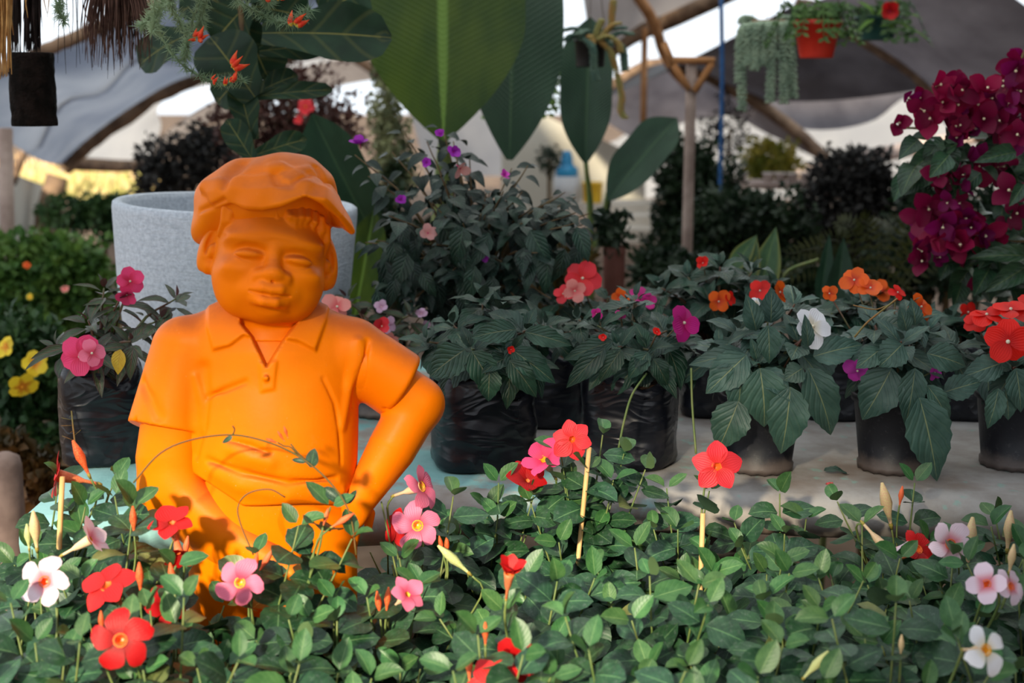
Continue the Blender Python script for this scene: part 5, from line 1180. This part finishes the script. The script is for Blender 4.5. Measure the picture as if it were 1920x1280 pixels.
bush('dark purple leaved shrub before the pale back wall', [(1600, 320, 75, 45), (1570, 390, 80, 70), (1660, 390, 70, 70), (1610, 450, 110, 60)], 5.6, 8000, 14, G_black, 'purple_shrub')
bush('deep green shrub under the clipped yellow one', [(1400, 410, 110, 60), (1350, 460, 80, 60), (1470, 450, 70, 60)], 5.2, 5000, 15, G_dark, 'dark_shrub')
bush('deep green ferny shrub behind the bougainvillea', [(1740, 400, 70, 90), (1780, 480, 110, 80), (1700, 500, 90, 70), (1860, 440, 90, 110)], 4.6, 6000, 16, G_dark, 'dark_shrub')
bush('dark shrub low behind the second row of pots', [(1262, 512, 84, 42), (1520, 540, 80, 42), (1420, 532, 90, 38)], 4.45, 3600, 18, G_dark, 'dark_shrub')
bush('green and rusty shrub between the big shrub and the clay pipe', [(1060, 500, 60, 50), (1030, 560, 80, 40)], 4.0, 1100, 18, fol('foliage_mixed', (.015, .03, .012), (.16, .09, .02)), 'mixed_shrub')
bush('grey twiggy shrub against the pale film', [(1370, 240, 40, 60), (1330, 260, 30, 40)], 9.0, 500, 10, G_black, 'grey_shrub')
bush('small bush on the far shelf beside the blue bucket', [(1030, 300, 22, 28)], 8.4, 320, 8, G_dark, 'small_shrub')
bush('added dark fill shrub for the shade between the planter and the big shrub', [(715, 420, 60, 70), (730, 520, 70, 70), (860, 480, 120, 70), (960, 500, 90, 60)], 4.4, 4200, 17, G_dark, 'dark_shrub')  # shrub added to darken the gap behind the bench plants
# fern fronds low at the right
root = empty('fern', (px(1640, 600, 3.9).x, 3.9, 0), 'dim fern with arching yellow green fronds behind the orange flowers', 'fern')
b = MB(); b.tube([Vector((root.location.x, 3.9, 0)), px(1640, 600, 3.9)], .02, 8); child('stem', b.mesh('stem', M_stem_brown), root, Matrix())
for k in range(12):
    a_ = -1.25 + k * .22; B = px(1640, 600, 3.9); T = px(1640 + 190 * math.sin(a_), 560 - 150 * math.cos(a_) + rnd(-20, 20), 3.9 + rnd(-.2, .2)); M_ = B.lerp(T, .55) + Vector((0, 0, .08)); P = curve_pts([B, M_, T], 16); b = MB(); b.tube(P, .002, 4)
    for i in range(3, 16):
        for s in (-1, 1):
            t = (P[min(i + 1, 15)] - P[i - 1]).normalized(); sd = t.cross(Vector((0, -1, .3))).normalized() * s; q = P[i]; w = .045 * math.sin(math.pi * i / 17); b.add([q, q + sd * w * .5 + t * .008, q + sd * w + t * .012, q + sd * w * .5 - t * .003], [(0, 1, 2, 3)])
    child('frond', b.mesh('frond', fol('fern_frond', (.018, .026, .006), (.045, .05, .010)) if k == 0 else bpy.data.materials['fern_frond']), root, Matrix())

# dry tall grass outside in the sun
M_straw = fol('dry_straw', (.75, .45, .18), (.90, .70, .42), .7, .3, .1); M_straw2 = fol('dry_straw_green', (.40, .40, .12), (.75, .6, .3), .7, .3, .1)
for (nm, x0, x1, y0, y1, Y, mt, lab) in (('dry_grass', -120, 300, 250, 400, 18.5, M_straw, 'sunlit dry straw coloured grass outside the left eaves'), ('dry_grass', -60, 280, 285, 395, 16.9, M_straw2, 'greenish dry grass in front of the straw coloured stand')):
    b = MB()
    for k in range(420):
        x = rnd(x0, x1); B = px(x, y1 + 20, Y + rnd(0, 1.2)); T = B + Vector((rnd(-.25, .25), rnd(-.2, .2), (y1 - rnd(y0, y0 + 70)) * mpp(Y))); w = rnd(.02, .07); s = Vector((w, 0, 0)); m_ = B.lerp(T, .6) + Vector((rnd(-.08, .08), -.05, 0))
        b.add([B - s, B + s, m_ + s * .8, m_ - s * .8, T], [(0, 1, 2, 3), (3, 2, 4)])
    tag(ob(nm, b.mesh(nm, mt)), lab, 'grass', kind='stuff')

# ------------------------------------------------------------------ posts, pipe, ropes, far shelf things
r1 = empty('timber_post', (px(1292, 480, 4.9).x, 4.9, 0), 'grey timber post with orange braces under the far roof', 'post')
top = px(1297, 108, 4.9); bot = px(1288, 480, 4.9); dirv = (top - bot).normalized(); foot = bot - dirv * (bot.z / dirv.z)
b = MB(); b.tube([foot.lerp(top, i / 8) for i in range(9)], .019, 10); child('post', b.mesh('post', M_wood_grey), r1, Matrix())
for A, B in (((1262, 120), (1292, 168)), ((1335, 118), (1302, 172)), ((1258, 113), (1340, 114)), ((1245, 80), (1262, 122))):
    b = MB(); b.tube([px(*A, 4.88), px(*B, 4.88)], .012, 8); child('brace', b.mesh('brace', M_wood_orange), r1, Matrix())
A, B = px(1209, 52, 8.97), px(1206, 240, 8.97); b = MB(); b.tube([B, A], .020, 8); tag(ob('hanging_pole', b.mesh('hanging_pole', M_wood_orange)), 'thin reddish pole hanging from the roof under the grey net', 'pole')
M_rope = simple('blue_rope', (.015, .07, .20), (.02, .10, .28), 60, .6, .3)
b = MB(); b.tube(curve_pts([px(1352, -20, 6.0), px(1354, 130, 6.0), px(1352, 260, 6.0), px(1347, 490, 6.0), px(1345, 560, 6)], 12), .009, 8); tag(ob('hanging_rope', b.mesh('hanging_rope', M_rope)), 'blue rope hanging straight down right of the timber post', 'rope')
A, B = px(10, 240, 5), px(14, 440, 5); b = MB(); b.tube([Vector((B.x, 5, 0)), B, A], .026, 8); tag(ob('timber_post', b.mesh('timber_post', M_wood_grey)), 'grey pole standing at the left edge by the pale wall', 'post')
b = MB(); P = [px(8, 848, 2.9), px(8, 985, 2.9)]; b.lathe([(.036, 0), (.034, P[0].z - .03), (.030, P[0].z - .01), (.012, P[0].z)], (P[0].x, 2.9, 0), 14); tag(ob('stub_post', b.mesh('stub_post', simple('pale_stub', (.20, .14, .12), (.28, .20, .17), 20, .9, .1, .4))), 'weathered stub post beside the path at the left edge', 'post')
M_terra = simple('terracotta', (.28, .085, .045), (.36, .13, .075), 12, .8, .2, .2)
c = px(1152, 462, 4.1); R = 20 * mpp(4.1); b = MB(); b.lathe([(R * .96, 0), (R * 1.0, .02), (R, c.z - .03), (R * 1.06, c.z - .02), (R * 1.06, c.z), (R * .9, c.z), (R * .88, c.z - .05)], (0, 0, 0), 20)
rp = empty('pipe_planter', (c.x, 4.1, 0), 'tall reddish clay pipe planter with a dark tuft, below the banana leaf', 'planter'); child('pipe', b.mesh('pipe', simple('clay_pipe', (.16, .065, .05), (.22, .095, .075), 8, .8, .2)), rp, Matrix.Translation((c.x, 4.1, 0)))
V, Fc = cloud(px(1148, 432, 4.1), (.045, .045, .055), 260, .03); tag(child('foliage', mesh_np('foliage', V, Fc, [G_dark]), rp, Matrix()), kind='stuff')
# pale shelves far behind and the blue and yellow vessels on them
M_shelf = simple('pale_shelf', (.50, .44, .36), (.62, .56, .48), 4, .85, .2)
rs = empty('shelf', (px(1130, 420, 8.8).x, 8.8, 0), 'pale stepped shelf far behind, below the young banana plant', 'shelf')
for (y, h, x0, x1, dy) in ((382, 18, 1040, 1235, 0), (405, 20, 1150, 1240, -.25), (430, 26, 1130, 1250, -.5)):
    A, B = px(x0, y, 8.8 + dy), px(x1, y + h, 8.8 + dy); b = MB(); b.box((A.x, 8.8 + dy, B.z), (B.x, 9.1 + dy, A.z)); child('board', b.mesh('board', M_shelf, False), rs, Matrix())
for x in (1060, 1225):
    A = px(x, 400, 8.95); b = MB(); b.box((A.x - .03, 8.85, 0), (A.x + .03, 8.95, A.z + .02)); child('leg', b.mesh('leg', M_shelf, False), rs, Matrix())
def vessel(name, x, y0, y1, w, Y, prof, mat, label, cat, hold=None):
    A, B = px(x, y0, Y), px(x, y1, Y); h = A.z - B.z; R = w / 2 * mpp(Y); b = MB(); b.lathe([(R * r, h * z) for r, z in prof], (0, 0, 0), 18)
    return tag(ob(name, b.mesh(name, mat), None, Matrix.Translation((A.x, Y, B.z))), label, cat)
PLAST = dict(rough=.4, spec=.5)
zs = px(1040, 382, 8.8).z
vessel('water_jug', 1063, 283, 330, 42, 8.9, [(.95, 0), (1, .04), (.95, .34), (.62, .40), (.52, .55), (.50, .8), (.40, .84), (.38, 1)], simple('blue_plastic', (.01, .20, .40), (.015, .26, .48), 5, **PLAST), 'bright blue plastic jug on the far pale shelf', 'jug')
vessel('yellow_bucket', 1111, 338, 376, 38, 8.9, [(.86, 0), (.9, .03), (1, .9), (1.05, .93), (1.05, 1), (.95, 1), (.92, .9)], simple('yellow_plastic', (.75, .42, .01), (.8, .5, .02), 5, **PLAST), 'yellow plastic bucket below the blue jug on the far shelf', 'bucket')
# lift both so that they stand on boards
bpy.data.objects['yellow_bucket'].location.z = zs
b = MB(); q = bpy.data.objects['water_jug'].location; R2 = .08; b.lathe([(R2, 0), (R2, q.z - zs)], (0, 0, 0), 16); tag(ob('upturned_pot', b.mesh('upturned_pot', simple('white_enamel', (.6, .6, .6))), None, Matrix.Translation((q.x, q.y, zs))), 'white upturned pot that carries the blue jug', 'pot')
# far bench with a row of small white pots
rb = empty('far_bench', (px(1450, 345, 7.4).x, 7.4, 0), 'far wooden bench with white pots under the clipped shrub', 'bench')
A, B = px(1330, 343, 7.4), px(1560, 352, 7.4); b = MB(); b.box((A.x, 7.3, B.z), (B.x, 7.7, A.z)); child('board', b.mesh('board', M_wood_grey, False), rb, Matrix())
for x in (1345, 1545):
    q = px(x, 350, 7.5); b = MB(); b.box((q.x - .03, 7.45, 0), (q.x + .03, 7.51, B.z)); child('leg', b.mesh('leg', M_wood_grey, False), rb, Matrix())
M_wpot = simple('white_pot', (.55, .48, .45), (.7, .62, .58), 5)
for k, x in enumerate((1345, 1368, 1391, 1442, 1464, 1487, 1512)):
    q = px(x, 342, 7.4); b = MB(); b.lathe([(.022, 0), (.030, .045), (.033, .045), (.033, .052), (.028, .05)], (0, 0, 0), 12); tag(ob('flower_pot', b.mesh('flower_pot', M_wpot), None, Matrix.Translation((q.x, 7.42, A.z))), 'small white pot in the row on the far wooden bench', 'pot', 'white pots on the far bench')
vessel('clay_bowl', 1395, 362, 402, 26, 6.0, [(.5, 0), (.8, .3), (1, .8), (.9, 1), (.7, .95)], simple('pale_bowl', (.65, .45, .33), (.75, .58, .46), 5), 'pale pinkish urn glowing among the dark shrubs', 'urn')
vessel('clay_bowl', 1432, 362, 404, 30, 6.0, [(.5, 0), (.85, .3), (1, .7), (.8, 1), (.6, .95)], simple('grey_urn', (.38, .37, .34), (.48, .46, .43), 5), 'grey green urn beside the pale pinkish one', 'urn')
M_urnstand = simple('dark_stand', (.02, .015, .01), (.04, .03, .02), 10, .9, .1)
q = px(1414, 404, 6.0); b = MB(); b.box((q.x - .12, 5.9, q.z - .03), (q.x + .12, 6.1, q.z)); b.box((q.x - .09, 5.95, 0), (q.x + .09, 6.05, q.z - .03)); tag(ob('urn_stand', b.mesh('urn_stand', M_urnstand, False)), 'dark stand under the two urns', 'stand')
for n_ in ('clay_bowl', 'clay_bowl.001'): bpy.data.objects[n_].location.z = q.z

# ------------------------------------------------------------------ hanging things
random.seed(67)
def cord(root, p, z=2.9, r=.0015):
    b = MB(); b.tube([p, Vector((p.x, p.y, z))], r, 4); child('cord', b.mesh('cord', M_stem_brown), root, Matrix())
def hang_pot(x, ytop, ybot, wtop, Y, mat, label, taper=.72, name='hanging_pot'):
    A, B = px(x, ytop, Y), px(x, ybot, Y); h = A.z - B.z; R = wtop / 2 * mpp(Y); root = empty(name, (A.x, Y, B.z), label, 'hanging plant')
    b = MB(); b.lathe([(R * taper, 0), (R * taper * 1.03, .004), (R * .96, h * .86), (R * 1.02, h * .87), (R * 1.03, h), (R * .95, h), (R * .93, h * .85)], (0, 0, 0), 28); child('pot', b.mesh('pot', mat), root, Matrix.Translation((A.x, Y, B.z)))
    for s in (-1, 0, 1):
        b = MB(); b.tube([Vector((A.x + R * .95 * s, Y + (R * .5 if s == 0 else -R * .2), A.z)), Vector((A.x, Y, A.z + .35)), Vector((A.x, Y, 2.9))], .0012, 4); child('cord', b.mesh('cord', M_stem_brown), root, Matrix())
    return root, A, R, h
def strands(root, pts, Y, mat, r=.017, bead=.011, name='strand'):
    """trailing succulent stems covered in fat little leaves"""
    for P in pts:
        Q = curve_pts([px(x, y, Y + dy) for x, y, dy in P], 30); b = MB(); b.tube(Q, .003, 4)
        for i, q in enumerate(Q):
            for k in range(5):
                a_ = k * 1.2566 + i * .7; d = Vector((math.cos(a_), math.sin(a_), -.35 + rnd(-.2, .2))).normalized(); e = d.orthogonal().normalized() * r * .42; f = d.cross(e)
                tip = q + d * r * 1.25; m_ = q + d * r * .55; b.add([q, m_ + e, m_ + f, m_ - e, m_ - f, tip], [(0, 1, 2), (0, 2, 3), (0, 3, 4), (0, 4, 1), (5, 2, 1), (5, 3, 2), (5, 4, 3), (5, 1, 4)])
        child(name, b.mesh(name, mat), root, Matrix())
M_sedum = simple('grey_green_sedum', (.22, .31, .22), (.34, .44, .31), 30, .6, .3); M_sedum2 = simple('blue_green_sedum', (.07, .14, .11), (.14, .22, .16), 30, .6, .3); M_sedum_y = simple('orange_sedum_tips', (.45, .26, .08), (.36, .34, .12), 30, .6, .3)
HY = 4.4
r_, A, R, h = hang_pot(1440, 38, 78, 62, HY, M_terra, 'hanging clay pot overflowing with grey green donkey tail strands')
strands(r_, [[(1416, 42, -.06), (1396, 60, -.08), (1391, 130, -.08), (1392, 203, -.08)], [(1422, 42, -.06), (1406, 50, -.09), (1403, 100, -.09), (1400, 120, -.09)], [(1428, 40, -.06), (1420, 50, -.10), (1417, 95, -.10), (1415, 128, -.10)], [(1436, 40, -.06), (1434, 60, -.10), (1432, 100, -.1), (1431, 118, -.1)], [(1446, 40, -.06), (1448, 58, -.10), (1446, 120, -.10), (1444, 188, -.1)], [(1454, 40, -.06), (1464, 52, -.09), (1468, 120, -.1), (1470, 190, -.1)], [(1462, 42, -.05), (1478, 50, -.07), (1484, 110, -.08), (1488, 180, -.08)], [(1458, 42, -.05), (1474, 44, -.08), (1480, 80, -.09), (1476, 150, -.09)], [(1410, 44, -.05), (1396, 48, -.07), (1388, 80, -.08), (1386, 150, -.08)], [(1440, 40, -.06), (1440, 50, -.1), (1441, 80, -.1), (1456, 105, -.1)], [(1420, 40, 0), (1400, 30, 0), (1392, 40, 0)], [(1460, 40, 0), (1472, 30, 0), (1480, 36, 0)]], HY, M_sedum)
M_redpot = simple('red_plastic', (.55, .018, .008), (.62, .03, .012), 5, .4, .5); M_tealpot = simple('teal_plastic', (.008, .06, .055), (.015, .08, .07), 5, .4, .5); M_blackpot = simple('black_plastic', (.008, .008, .009), (.015, .015, .016), 5, .5, .4); M_orangepot = simple('orange_plastic', (.50, .06, .015), (.58, .09, .02), 5, .45, .4)
def trailing(root, A, R, n, ln, mat, leafL, up=.6, name='frond', w=.3, droop=1.0):
    for k in range(n):
        a_ = 6.2832 * k / n + rnd(-.3, .3); L = ln * rnd(.6, 1.2); d = Vector((math.cos(a_), math.sin(a_) * .8, 0)); p = A + d * R * .6; P = curve_pts([p - Vector((0, 0, .02)), p + d * L * .4 + Vector((0, 0, L * .35 * up)), p + d * L * .8 - Vector((0, 0, L * .45 * droop))], 10); b = MB(); b.tube(P, .0016, 4)
        for i in range(1, 10):
            t = (P[i] - P[i - 1]).normalized(); s_ = t.cross(Vector((0, 0, 1)))
            s_ = s_.normalized() if s_.length > .05 else Vector((1, 0, 0))
            for s in (-1, 1):
                q = P[i]; e = (s_ * s + t * .5 + Vector((0, 0, rnd(-.3, .3)))).normalized() * leafL * rnd(.7, 1.2); u = e.cross(Vector((0, -1, .4))).normalized() * leafL * w; b.add([q, q + e * .5 + u, q + e, q + e * .5 - u], [(0, 1, 2, 3)])
        child(name, b.mesh(name, mat), root, Matrix())
r_, A, R, h = hang_pot(1533, 38, 109, 86, HY - .45, M_redpot, 'red hanging pot with green trailing stems', .68); trailing(r_, A, R, 22, .11, fol('trailing_green', (.03, .09, .02), (.10, .20, .04)), .026, 1.0, w=.22)
r_, A, R, h = hang_pot(1645, 30, 76, 78, HY + .1, M_tealpot, 'dark teal hanging pot with bright strap leaves beside the red one', .75)
for (b_, t_, w_) in (((1650, 32), (1738, 20), 12), ((1655, 40), (1770, 72), 11), ((1640, 36), (1600, 60), 10), ((1660, 45), (1700, 80), 9), ((1645, 30), (1690, -10), 12), ((1640, 30), (1610, -5), 12), ((1650, 50), (1700, 48), 8)): big('leaf', fol('strap_leaf', (.07, .17, .02), (.14, .28, .04)) if 'strap_leaf' not in bpy.data.materials else bpy.data.materials['strap_leaf'], b_, t_, w_, HY + .02, 0, .4, .8, p_lance(1.0), (0, -.6, 1), r_)
trailing(r_, A, R, 14, .13, G_mid, .03)
flower(r_, 'flower', px(1668, 22, HY - .1), (0, -1, 0), .03, 'deepred', 'round', ('dot', 'r'), 5, None, .5)
r_, A, R, h = hang_pot(1107, 72, 126, 58, 4.3, M_blackpot, 'black hanging pot with blue green sedum and orange tipped sprays', .85)
strands(r_, [[(1100, 70, 0), (1080, 52, 0), (1062, 54, 0), (1050, 56, 0)], [(1095, 74, -.03), (1075, 64, -.03), (1060, 74, -.03)], [(1100, 72, -.05), (1112, 90, -.08), (1114, 130, -.08), (1120, 148, -.08)], [(1105, 72, 0), (1100, 56, 0), (1085, 62, -.05)], [(1130, 76, -.02), (1160, 60, -.02), (1184, 62, -.02)], [(1135, 80, -.03), (1165, 85, -.03), (1172, 130, -.03)], [(1120, 74, 0), (1140, 55, 0), (1170, 50, 0)]], 4.3, M_sedum2, .013)
strands(r_, [[(1115, 72, -.02), (1122, 50, -.02), (1128, 36, -.02)], [(1125, 72, -.03), (1145, 48, -.03), (1160, 42, -.03)], [(1120, 74, -.05), (1140, 66, -.06), (1160, 80, -.06), (1164, 95, -.06)], [(1128, 78, -.05), (1146, 96, -.05), (1150, 110, -.05), (1160, 150, -.05)], [(1160, 150, -.05), (1166, 180, -.05), (1164, 205, -.05), (1172, 220, -.05)], [(1110, 76, -.05), (1106, 66, -.05), (1112, 80, -.06)], [(1150, 0, 0), (1148, 20, 0), (1146, 48, 0)]], 4.3, M_sedum_y, .011)
r_, A, R, h = hang_pot(992, 176, 240, 40, 4.7, M_orangepot, 'orange hanging pot with a feathery green fern beside the banana leaf', .6)
trailing(r_, px(1030, 150, 4.7), .05, 26, .13, G_fern, .022, .9, w=.2); trailing(r_, A, R, 10, .14, G_fern, .03, .5)

# hanging log of tree fern fibre with dry fibres, palm straw at the corner
LY = 2.6
A, B = px(57, 98, LY), px(57, 236, LY); root = empty('fibre_log', (A.x, LY, B.z), 'dark square cut fibre log hanging on dry roots at the top left', 'hanging log')
M_log = simple('dark_fibre', (.004, .003, .002), (.014, .009, .007), 40, .95, .1, .9, 120, .01)
b = MB(); R = 40 * mpp(LY); h = A.z - B.z; b.lathe([(R * .98, 0), (R, .004)] + [(R * (1 + .012 * math.sin(i * 2.3)), h * i / 12) for i in range(1, 12)] + [(R * .99, h - .002), (R * .9, h)], (0, 0, 0), 36, 0, lambda p, w: p * 1.0 + Vector((.0015 * math.sin(w * 9 + p.z * 90), 0, 0))); child('log', b.mesh('log', M_log), root, Matrix.Translation((A.x, LY, B.z)))
M_fib = simple('black_root_fibre', (.012, .008, .007), (.03, .02, .018), 30, .9, .1); M_fibr = simple('brown_palm_fibre', (.055, .028, .022), (.15, .085, .065), 30, .9, .1); M_straw3 = simple('orange_palm_straw', (.36, .17, .05), (.60, .34, .12), 30, .8, .2)
def fibres(root, n, x0, x1, y0, ylo, yhi, Y, mat, r, name, splay=10, flat=False, top=None):
    b = MB()
    for k in range(n):
        u = rnd(0, 1); x = x0 + (x1 - x0) * u; xt = x + rnd(-splay, splay); ye = rnd(ylo, yhi); dY = rnd(-.03, .03)
        P = curve_pts([px(x if top is None else top[0] + (top[1] - top[0]) * u, y0, Y + dY), px(x * .6 + xt * .4 + rnd(-3, 3), y0 * .45 + ye * .55, Y + dY), px(xt, ye, Y + dY)], 7); b.tube(P, [r, r, r * .9, r * .8, r * .7, r * .55, r * .3], 4)
    o = child(name, b.mesh(name, mat), root, Matrix()); tag(o, kind='stuff'); return o
fibres(root, 26, 20, 36, -40, 96, 100, LY, M_fib, .0018, 'root_fibre', 5); fibres(root, 40, 46, 75, -40, 94, 100, LY, M_fib, .0018, 'root_fibre', 6); fibres(root, 14, 18, 78, -40, 40, 96, LY, M_fib, .001, 'root_fibre', 8)
b = MB(); b.box((A.x - .12, LY - .02, px(57, -60, LY).z), (A.x + .30, LY + .02, px(57, -40, LY).z)); child('hanger', b.mesh('hanger', M_wood, False), root, Matrix())
root = empty('palm_straw', (px(20, 0, 2.4).x, 2.4, 1.5), 'hanging bundle of orange dry palm straw at the top left corner', 'straw'); fibres(root, 46, -20, 22, -40, 60, 150, 2.4, M_straw3, .0022, 'straw_blade', 6)
fibres(root, 5, 36, 110, -40, 0, 40, 2.4, M_straw3, .0012, 'straw_blade', 8)
root = empty('palm_fibre', (px(215, 0, 2.55).x, 2.55, 1.5), 'drooping brown palm fibre bundle between the log and the fig', 'fibre'); fibres(root, 190, 158, 282, -40, 40, 132, 2.55, M_fibr, .0013, 'fibre_strand', 12, top=(175, 260)); fibres(root, 14, 100, 260, -40, 60, 150, 2.57, M_fib, .0009, 'fibre_strand', 12)
# feathery trailing plant with flame coloured flowers
root = empty('lotus_vine', (px(420, -40, 2.35).x, 2.35, px(420, -60, 2.35).z), 'feathery grey green hanging vine with red and yellow flame flowers, top left', 'hanging plant')
b = MB(); q = px(420, -90, 2.35); b.lathe([(.08, 0), (.11, .1), (.115, .1), (.1, .09)], (0, 0, 0), 20); child('pot', b.mesh('pot', M_blackpot), root, Matrix.Translation(q)); cord(root, q + Vector((0, 0, .1)))
M_feather = fol('feathery_grey_green', (.20, .30, .17), (.34, .44, .26), .6, .3)
for P in ([(330, -60), (290, 0), (300, 60), (330, 110), (380, 145), (420, 152), (455, 150)], [(380, -60), (300, 20), (285, 60)], [(400, -60), (360, 40), (350, 90), (345, 110)], [(480, -60), (440, -10), (470, 15), (510, 36), (545, 40), (580, 18)], [(330, -50), (300, 10), (280, 35), (262, 50)], [(410, -60), (380, 20), (372, 60)], [(300, -60), (140, -30), (110, 10), (120, 40)], [(350, -60), (320, 0), (340, 50)], [(520, -60), (500, -10), (505, 8)]):
    Q = curve_pts([px(x, y, 2.35 + rnd(-.03, .03)) for x, y in P], 26); b = MB(); b.tube(Q, .0014, 4)
    for i, p in enumerate(Q[4:]):
        for k in range(20):
            d = Vector((rnd(-1, 1), rnd(-1, 1), rnd(-1, 1))).normalized(); e = d.orthogonal().normalized() * .0010; L = rnd(.011, .023); b.add([p - e, p + e, p + d * L], [(0, 1, 2)])
    child('trailing_stem', b.mesh('trailing_stem', M_feather), root, Matrix())
FLM = {}
b = MB(); b.lathe([(.05, 0), (.16, .2), (.18, .45), (.10, .75), (.01, 1.05)], (0, 0, 0), 7, 0, lambda p, w: p + Vector((.35 * p.z * p.z, 0, 0))); b.m = [1 if i < 7 else 0 for i in range(len(b.f))]; fm = b.mesh('flame_petal', [simple('flame_red', (.70, .03, .01), (.75, .10, .02), 3), simple('flame_yellow', (.65, .45, .05))])
for (x, y, s) in ((372, 76, 28), (365, 72, 22), (436, 128, 34), (440, 150, 18), (498, -4, 30), (520, -2, 24), (548, 48, 30), (556, 44, 24), (400, 155, 14), (420, 158, 14), (432, 152, 12)):
    for k in range(3):
        d = Vector((rnd(-.6, 1), rnd(-.6, .2), rnd(-.2, 1))).normalized(); n_ = d.orthogonal(); e = d.cross(n_); L = s * mpp(2.35) * rnd(.7, 1); p = px(x + rnd(-5, 5), y + rnd(-5, 5), 2.33)
        child('flower', fm, root, Matrix(((n_.x * L, e.x * L, d.x * L, p.x), (n_.y * L, e.y * L, d.y * L, p.y), (n_.z * L, e.z * L, d.z * L, p.z), (0, 0, 0, 1))))
